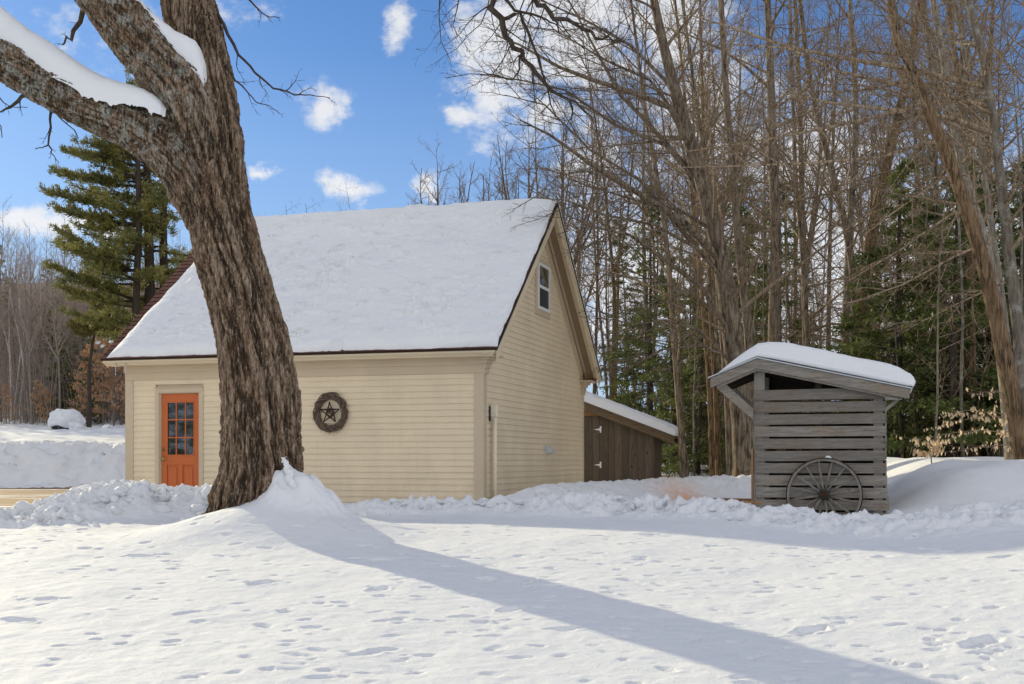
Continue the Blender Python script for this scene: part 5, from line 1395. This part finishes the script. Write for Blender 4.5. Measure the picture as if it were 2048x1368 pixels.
        ramify(r, br, qq, rr2, L, 1, twig, dict(n=[n[0], n[1], 4], lo1=.2, ang=(30, 65), len=[lf, .45, .4], r=[min(r0*.4, .009), .0038, .0025], seg=[6, 4, 3], jit=[.16, .18, .2], trop=[-.01, 0, 0]))
    limb([(425, 0, .2), (445, 50, .1), (475, 110, 0), (510, 145, 0), (545, 175, 0), (590, 188, 0), (620, 190, 0), (660, 196, 0)], .021, (6, 4))
    limb([(452, 130, 0), (470, 160, -.1), (490, 178, -.1), (512, 205, -.1), (540, 212, -.1), (560, 228, -.1)], .013, (5, 3))
    limb([(480, -20, 0), (510, 12, 0), (530, 32, 0), (560, 36, 0)], .014, (4, 3))
    limb([(472, 250, 0), (478, 265, 0), (488, 274, 0)], .006, (2, 2))
    limb([(100, 215, -.3), (101, 240, -.35), (97, 290, -.4), (103, 305, -.4), (118, 325, -.4)], .017, (4, 3))
    limb([(97, 290, -.4), (85, 295, -.4), (70, 298, -.4)], .009, (2, 2))
    limb([(106, 222, -.3), (125, 240, -.3), (150, 262, -.3), (158, 290, -.3), (165, 308, -.3)], .009, (4, 3))
    limb([(-20, 228, -.3), (10, 218, -.35), (35, 203, -.35), (58, 184, -.3)][::-1], .026, (4, 3))
    limb([(215, -60, -.2), (165, 20, -.1), (140, 75, 0), (125, 90, 0)], .045, (4, 3))
    limb([(-40, 160, .2), (-10, 180, .1), (8, 205, 0), (18, 212, 0), (55, 215, 0)], .010, (3, 2))
    limb([(-20, 225, .2), (2, 252, .1), (4, 275, 0)], .010, (3, 2))
    # boughs that arch over from the crown high above and droop into view
    limb([(345, -300, .5), (600, -560, .2), (850, -330, -.2), (965, -60, -.4), (985, 0, -.4), (1005, 50, -.4), (1030, 95, -.4), (1060, 130, -.4), (1095, 178, -.4), (1135, 205, -.4), (1142, 240, -.4)], .060, (22, 8), 0, .16, 3)
    limb([(1000, 40, -.4), (1040, 25, -.3), (1062, 80, -.3), (1080, 120, -.3), (1095, 180, -.3), (1108, 225, -.3), (1112, 240, -.3)], .022, (9, 5), 0, .3)
    limb([(340, -420, .5), (700, -700, .2), (1000, -420, -.4), (1060, -60, -.5), (1075, 5, -.5), (1110, 35, -.5), (1150, 50, -.5), (1190, 75, -.5), (1225, 80, -.5), (1248, 86, -.5)], .046, (22, 7), 0, .15, 3)
    limb([(980, -30, -.4), (1030, 20, -.4), (1085, 35, -.4), (1110, 48, -.4), (1140, 75, -.4)], .02, (7, 4), 0, .3)
    limb([(1095, 178, -.4), (1150, 205, -.4), (1180, 235, -.4), (1195, 262, -.4)], .016, (8, 4))
    limb([(1040, 110, -.4), (1040, 140, -.4), (1025, 160, -.4), (985, 148, -.4), (940, 148, -.4), (890, 156, -.4)], .013, (7, 4))
    limb([(900, -240, 0), (925, -40, -.2), (915, 15, -.3), (905, 50, -.3), (915, 75, -.3)], .012, (6, 4))
    limb([(850, -260, 0), (880, -20, -.2), (878, 30, -.3), (882, 80, -.3), (900, 120, -.3)], .010, (6, 4))
    build_tubes('crown', br, M['dark_bark'], o)
maple()

# ------------------------------------------------------------------ sky, sun, camera
def world():
    t = NT('World', True); sc.world = t.m
    sd = Vector((-1.68, 2.42, 1.0)).normalized()
    el = math.asin(sd.z); rot = math.atan2(sd.x, sd.y)
    sky = t.n('ShaderNodeTexSky', sky_type='NISHITA', sun_disc=False, sun_elevation=el, sun_rotation=rot, altitude=200, air_density=1.0, dust_density=.2, ozone_density=2.5)
    d = t.n('ShaderNodeTexCoord').outputs['Generated']
    d = t.n('ShaderNodeVectorMath', {0: d}, operation='NORMALIZE').outputs[0]
    wob = t.n('ShaderNodeTexNoise', {'Vector': d, 'Scale': 16, 'Detail': 7, 'Roughness': .6})
    wv = t.n('ShaderNodeVectorMath', {0: t.n('ShaderNodeVectorMath', {0: wob.outputs[1], 1: (.5, .5, .5)}, operation='SUBTRACT').outputs[0], 'Scale': .055}, operation='SCALE').outputs[0]
    dd = t.n('ShaderNodeVectorMath', {0: d, 1: wv}, operation='ADD').outputs[0]
    acc = None
    for (px, py, rx, rz, w) in ((640, 215, .022, .019, 1), (528, 343, .014, .006, .9), (695, 378, .020, .010, .9), (785, 55, .012, .020, .75), (930, 208, .019, .014, .8), (60, 440, .058, .013, 1), (190, 450, .045, .009, .8),
                                (1010, 90, .040, .065, 1.1), (1150, 70, .055, .06, 1.1), (1080, 235, .028, .018, 1), (1330, 50, .05, .05, 1), (1400, 210, .06, .04, .95), (855, 375, .013, .010, .9), (1560, 330, .12, .06, .8), (1300, 560, .10, .07, .95), (1180, 330, .04, .04, .8), (1640, 640, .2, .05, 1),
                                (1700, 500, .13, .07, 1), (1450, 560, .10, .06, 1), (1230, 470, .05, .05, .7), (1950, 560, .12, .09, .95), (240, 60, .05, .02, .35), (460, 15, .03, .012, .4)):
        c = Vector(((px-1024)/F, 1, (HY-py)/F)).normalized()
        v = t.n('ShaderNodeVectorMath', {0: dd, 1: tuple(c)}, operation='SUBTRACT').outputs[0]
        v = t.n('ShaderNodeVectorMath', {0: v, 1: (1/rx, 1/.35, 1/rz)}, operation='MULTIPLY').outputs[0]
        l = t.n('ShaderNodeVectorMath', {0: v}, operation='LENGTH').outputs['Value']
        g = t.math('MULTIPLY', t.math('SUBTRACT', 1.25, l, clamp=False), w)
        acc = g if acc is None else t.math('MAXIMUM', acc, g)
    far = t.math('MULTIPLY', t.math('SUBTRACT', t.noise(t.map(d, (1, 1, 2.6)), 2.6, 8, .58), .42), 6.0)
    # broken cloud added out of view, bright enough to fill the shade
    y = t.n('ShaderNodeSeparateXYZ', {0: d}).outputs[1]; z = t.n('ShaderNodeSeparateXYZ', {0: d}).outputs[2]
    far = t.math('ADD', far, t.math('MULTIPLY', t.ramp(y, [(.5, 0), (.8, 1)]), -5.0))
    acc = t.math('MAXIMUM', acc, far)
    fine = t.noise(t.map(d, (1, 1, 1.5)), 42, 8, .62)
    den = t.math('ADD', acc, t.math('MULTIPLY', t.math('SUBTRACT', fine, .5), 2.4))
    mask = t.ramp(den, [(.02, 0), (1.35, .97)], 'EASE')
    shade = t.mix(t.noise(d, 22, 5), (.78, .81, .87), (.99, .99, 1.0))
    skyc = t.mix(1.0, sky.outputs[0], (SKY_TINT), 'MULTIPLY')
    skyc = t.mix(t.ramp(z, [(0, .95), (.10, .72), (.20, .30), (.32, .04), (.4, 0)]), skyc, (.52/STR, .66/STR, .86/STR))
    base = t.n('ShaderNodeVectorMath', {0: skyc, 'Scale': 1.0}, operation='SCALE').outputs[0]
    bright = t.math('MULTIPLY', t.math('SUBTRACT', t.math('SUBTRACT', 2.05, t.ramp(y, [(.3, 0), (.8, .85)])), t.math('MULTIPLY', z, .70)), CLOUD/STR)
    cl = t.n('ShaderNodeVectorMath', {0: t.mix(t.ramp(y, [(.3, 0), (.8, 1)]), (.95, .93, .90), shade), 'Scale': bright}, operation='SCALE').outputs[0]
    col = t.mix(mask, base, cl)
    bg = t.n('ShaderNodeBackground', {0: col, 1: STR}); t.n('ShaderNodeOutputWorld', {0: bg})
    L = bpy.data.lights.new('sun', 'SUN'); L.energy = SUN; L.angle = math.radians(.55); L.color = (1, .885, .60)
    o = bpy.data.objects.new('sun', L); C.objects.link(o); o.rotation_euler = sd.to_track_quat('Z', 'Y').to_euler(); o.location = (-20, 30, 30)
STR = .12; SKY_TINT = (.43, .64, .91); CLOUD = .93; SUN = 5.0
world()
cam = bpy.data.cameras.new('camera'); co = bpy.data.objects.new('camera', cam); C.objects.link(co)
cam.sensor_width = 36; cam.lens = F/2048*36; cam.shift_y = (HY-684)/2048; cam.clip_end = 3000; cam.clip_start = .1
co.location = (0, 0, EYE); co.rotation_euler = (math.pi/2, 0, 0)
sc.camera = co
sc.view_settings.view_transform = 'Standard'; sc.view_settings.look = 'None'; sc.view_settings.exposure = 0; sc.view_settings.gamma = 1
sc.cycles.max_bounces = 6; sc.cycles.diffuse_bounces = 4; sc.cycles.glossy_bounces = 3; sc.cycles.transmission_bounces = 4; sc.cycles.caustics_reflective = False; sc.cycles.caustics_refractive = False
sc.cycles.use_denoising = True
print('total', round(time.time()-T0, 1))
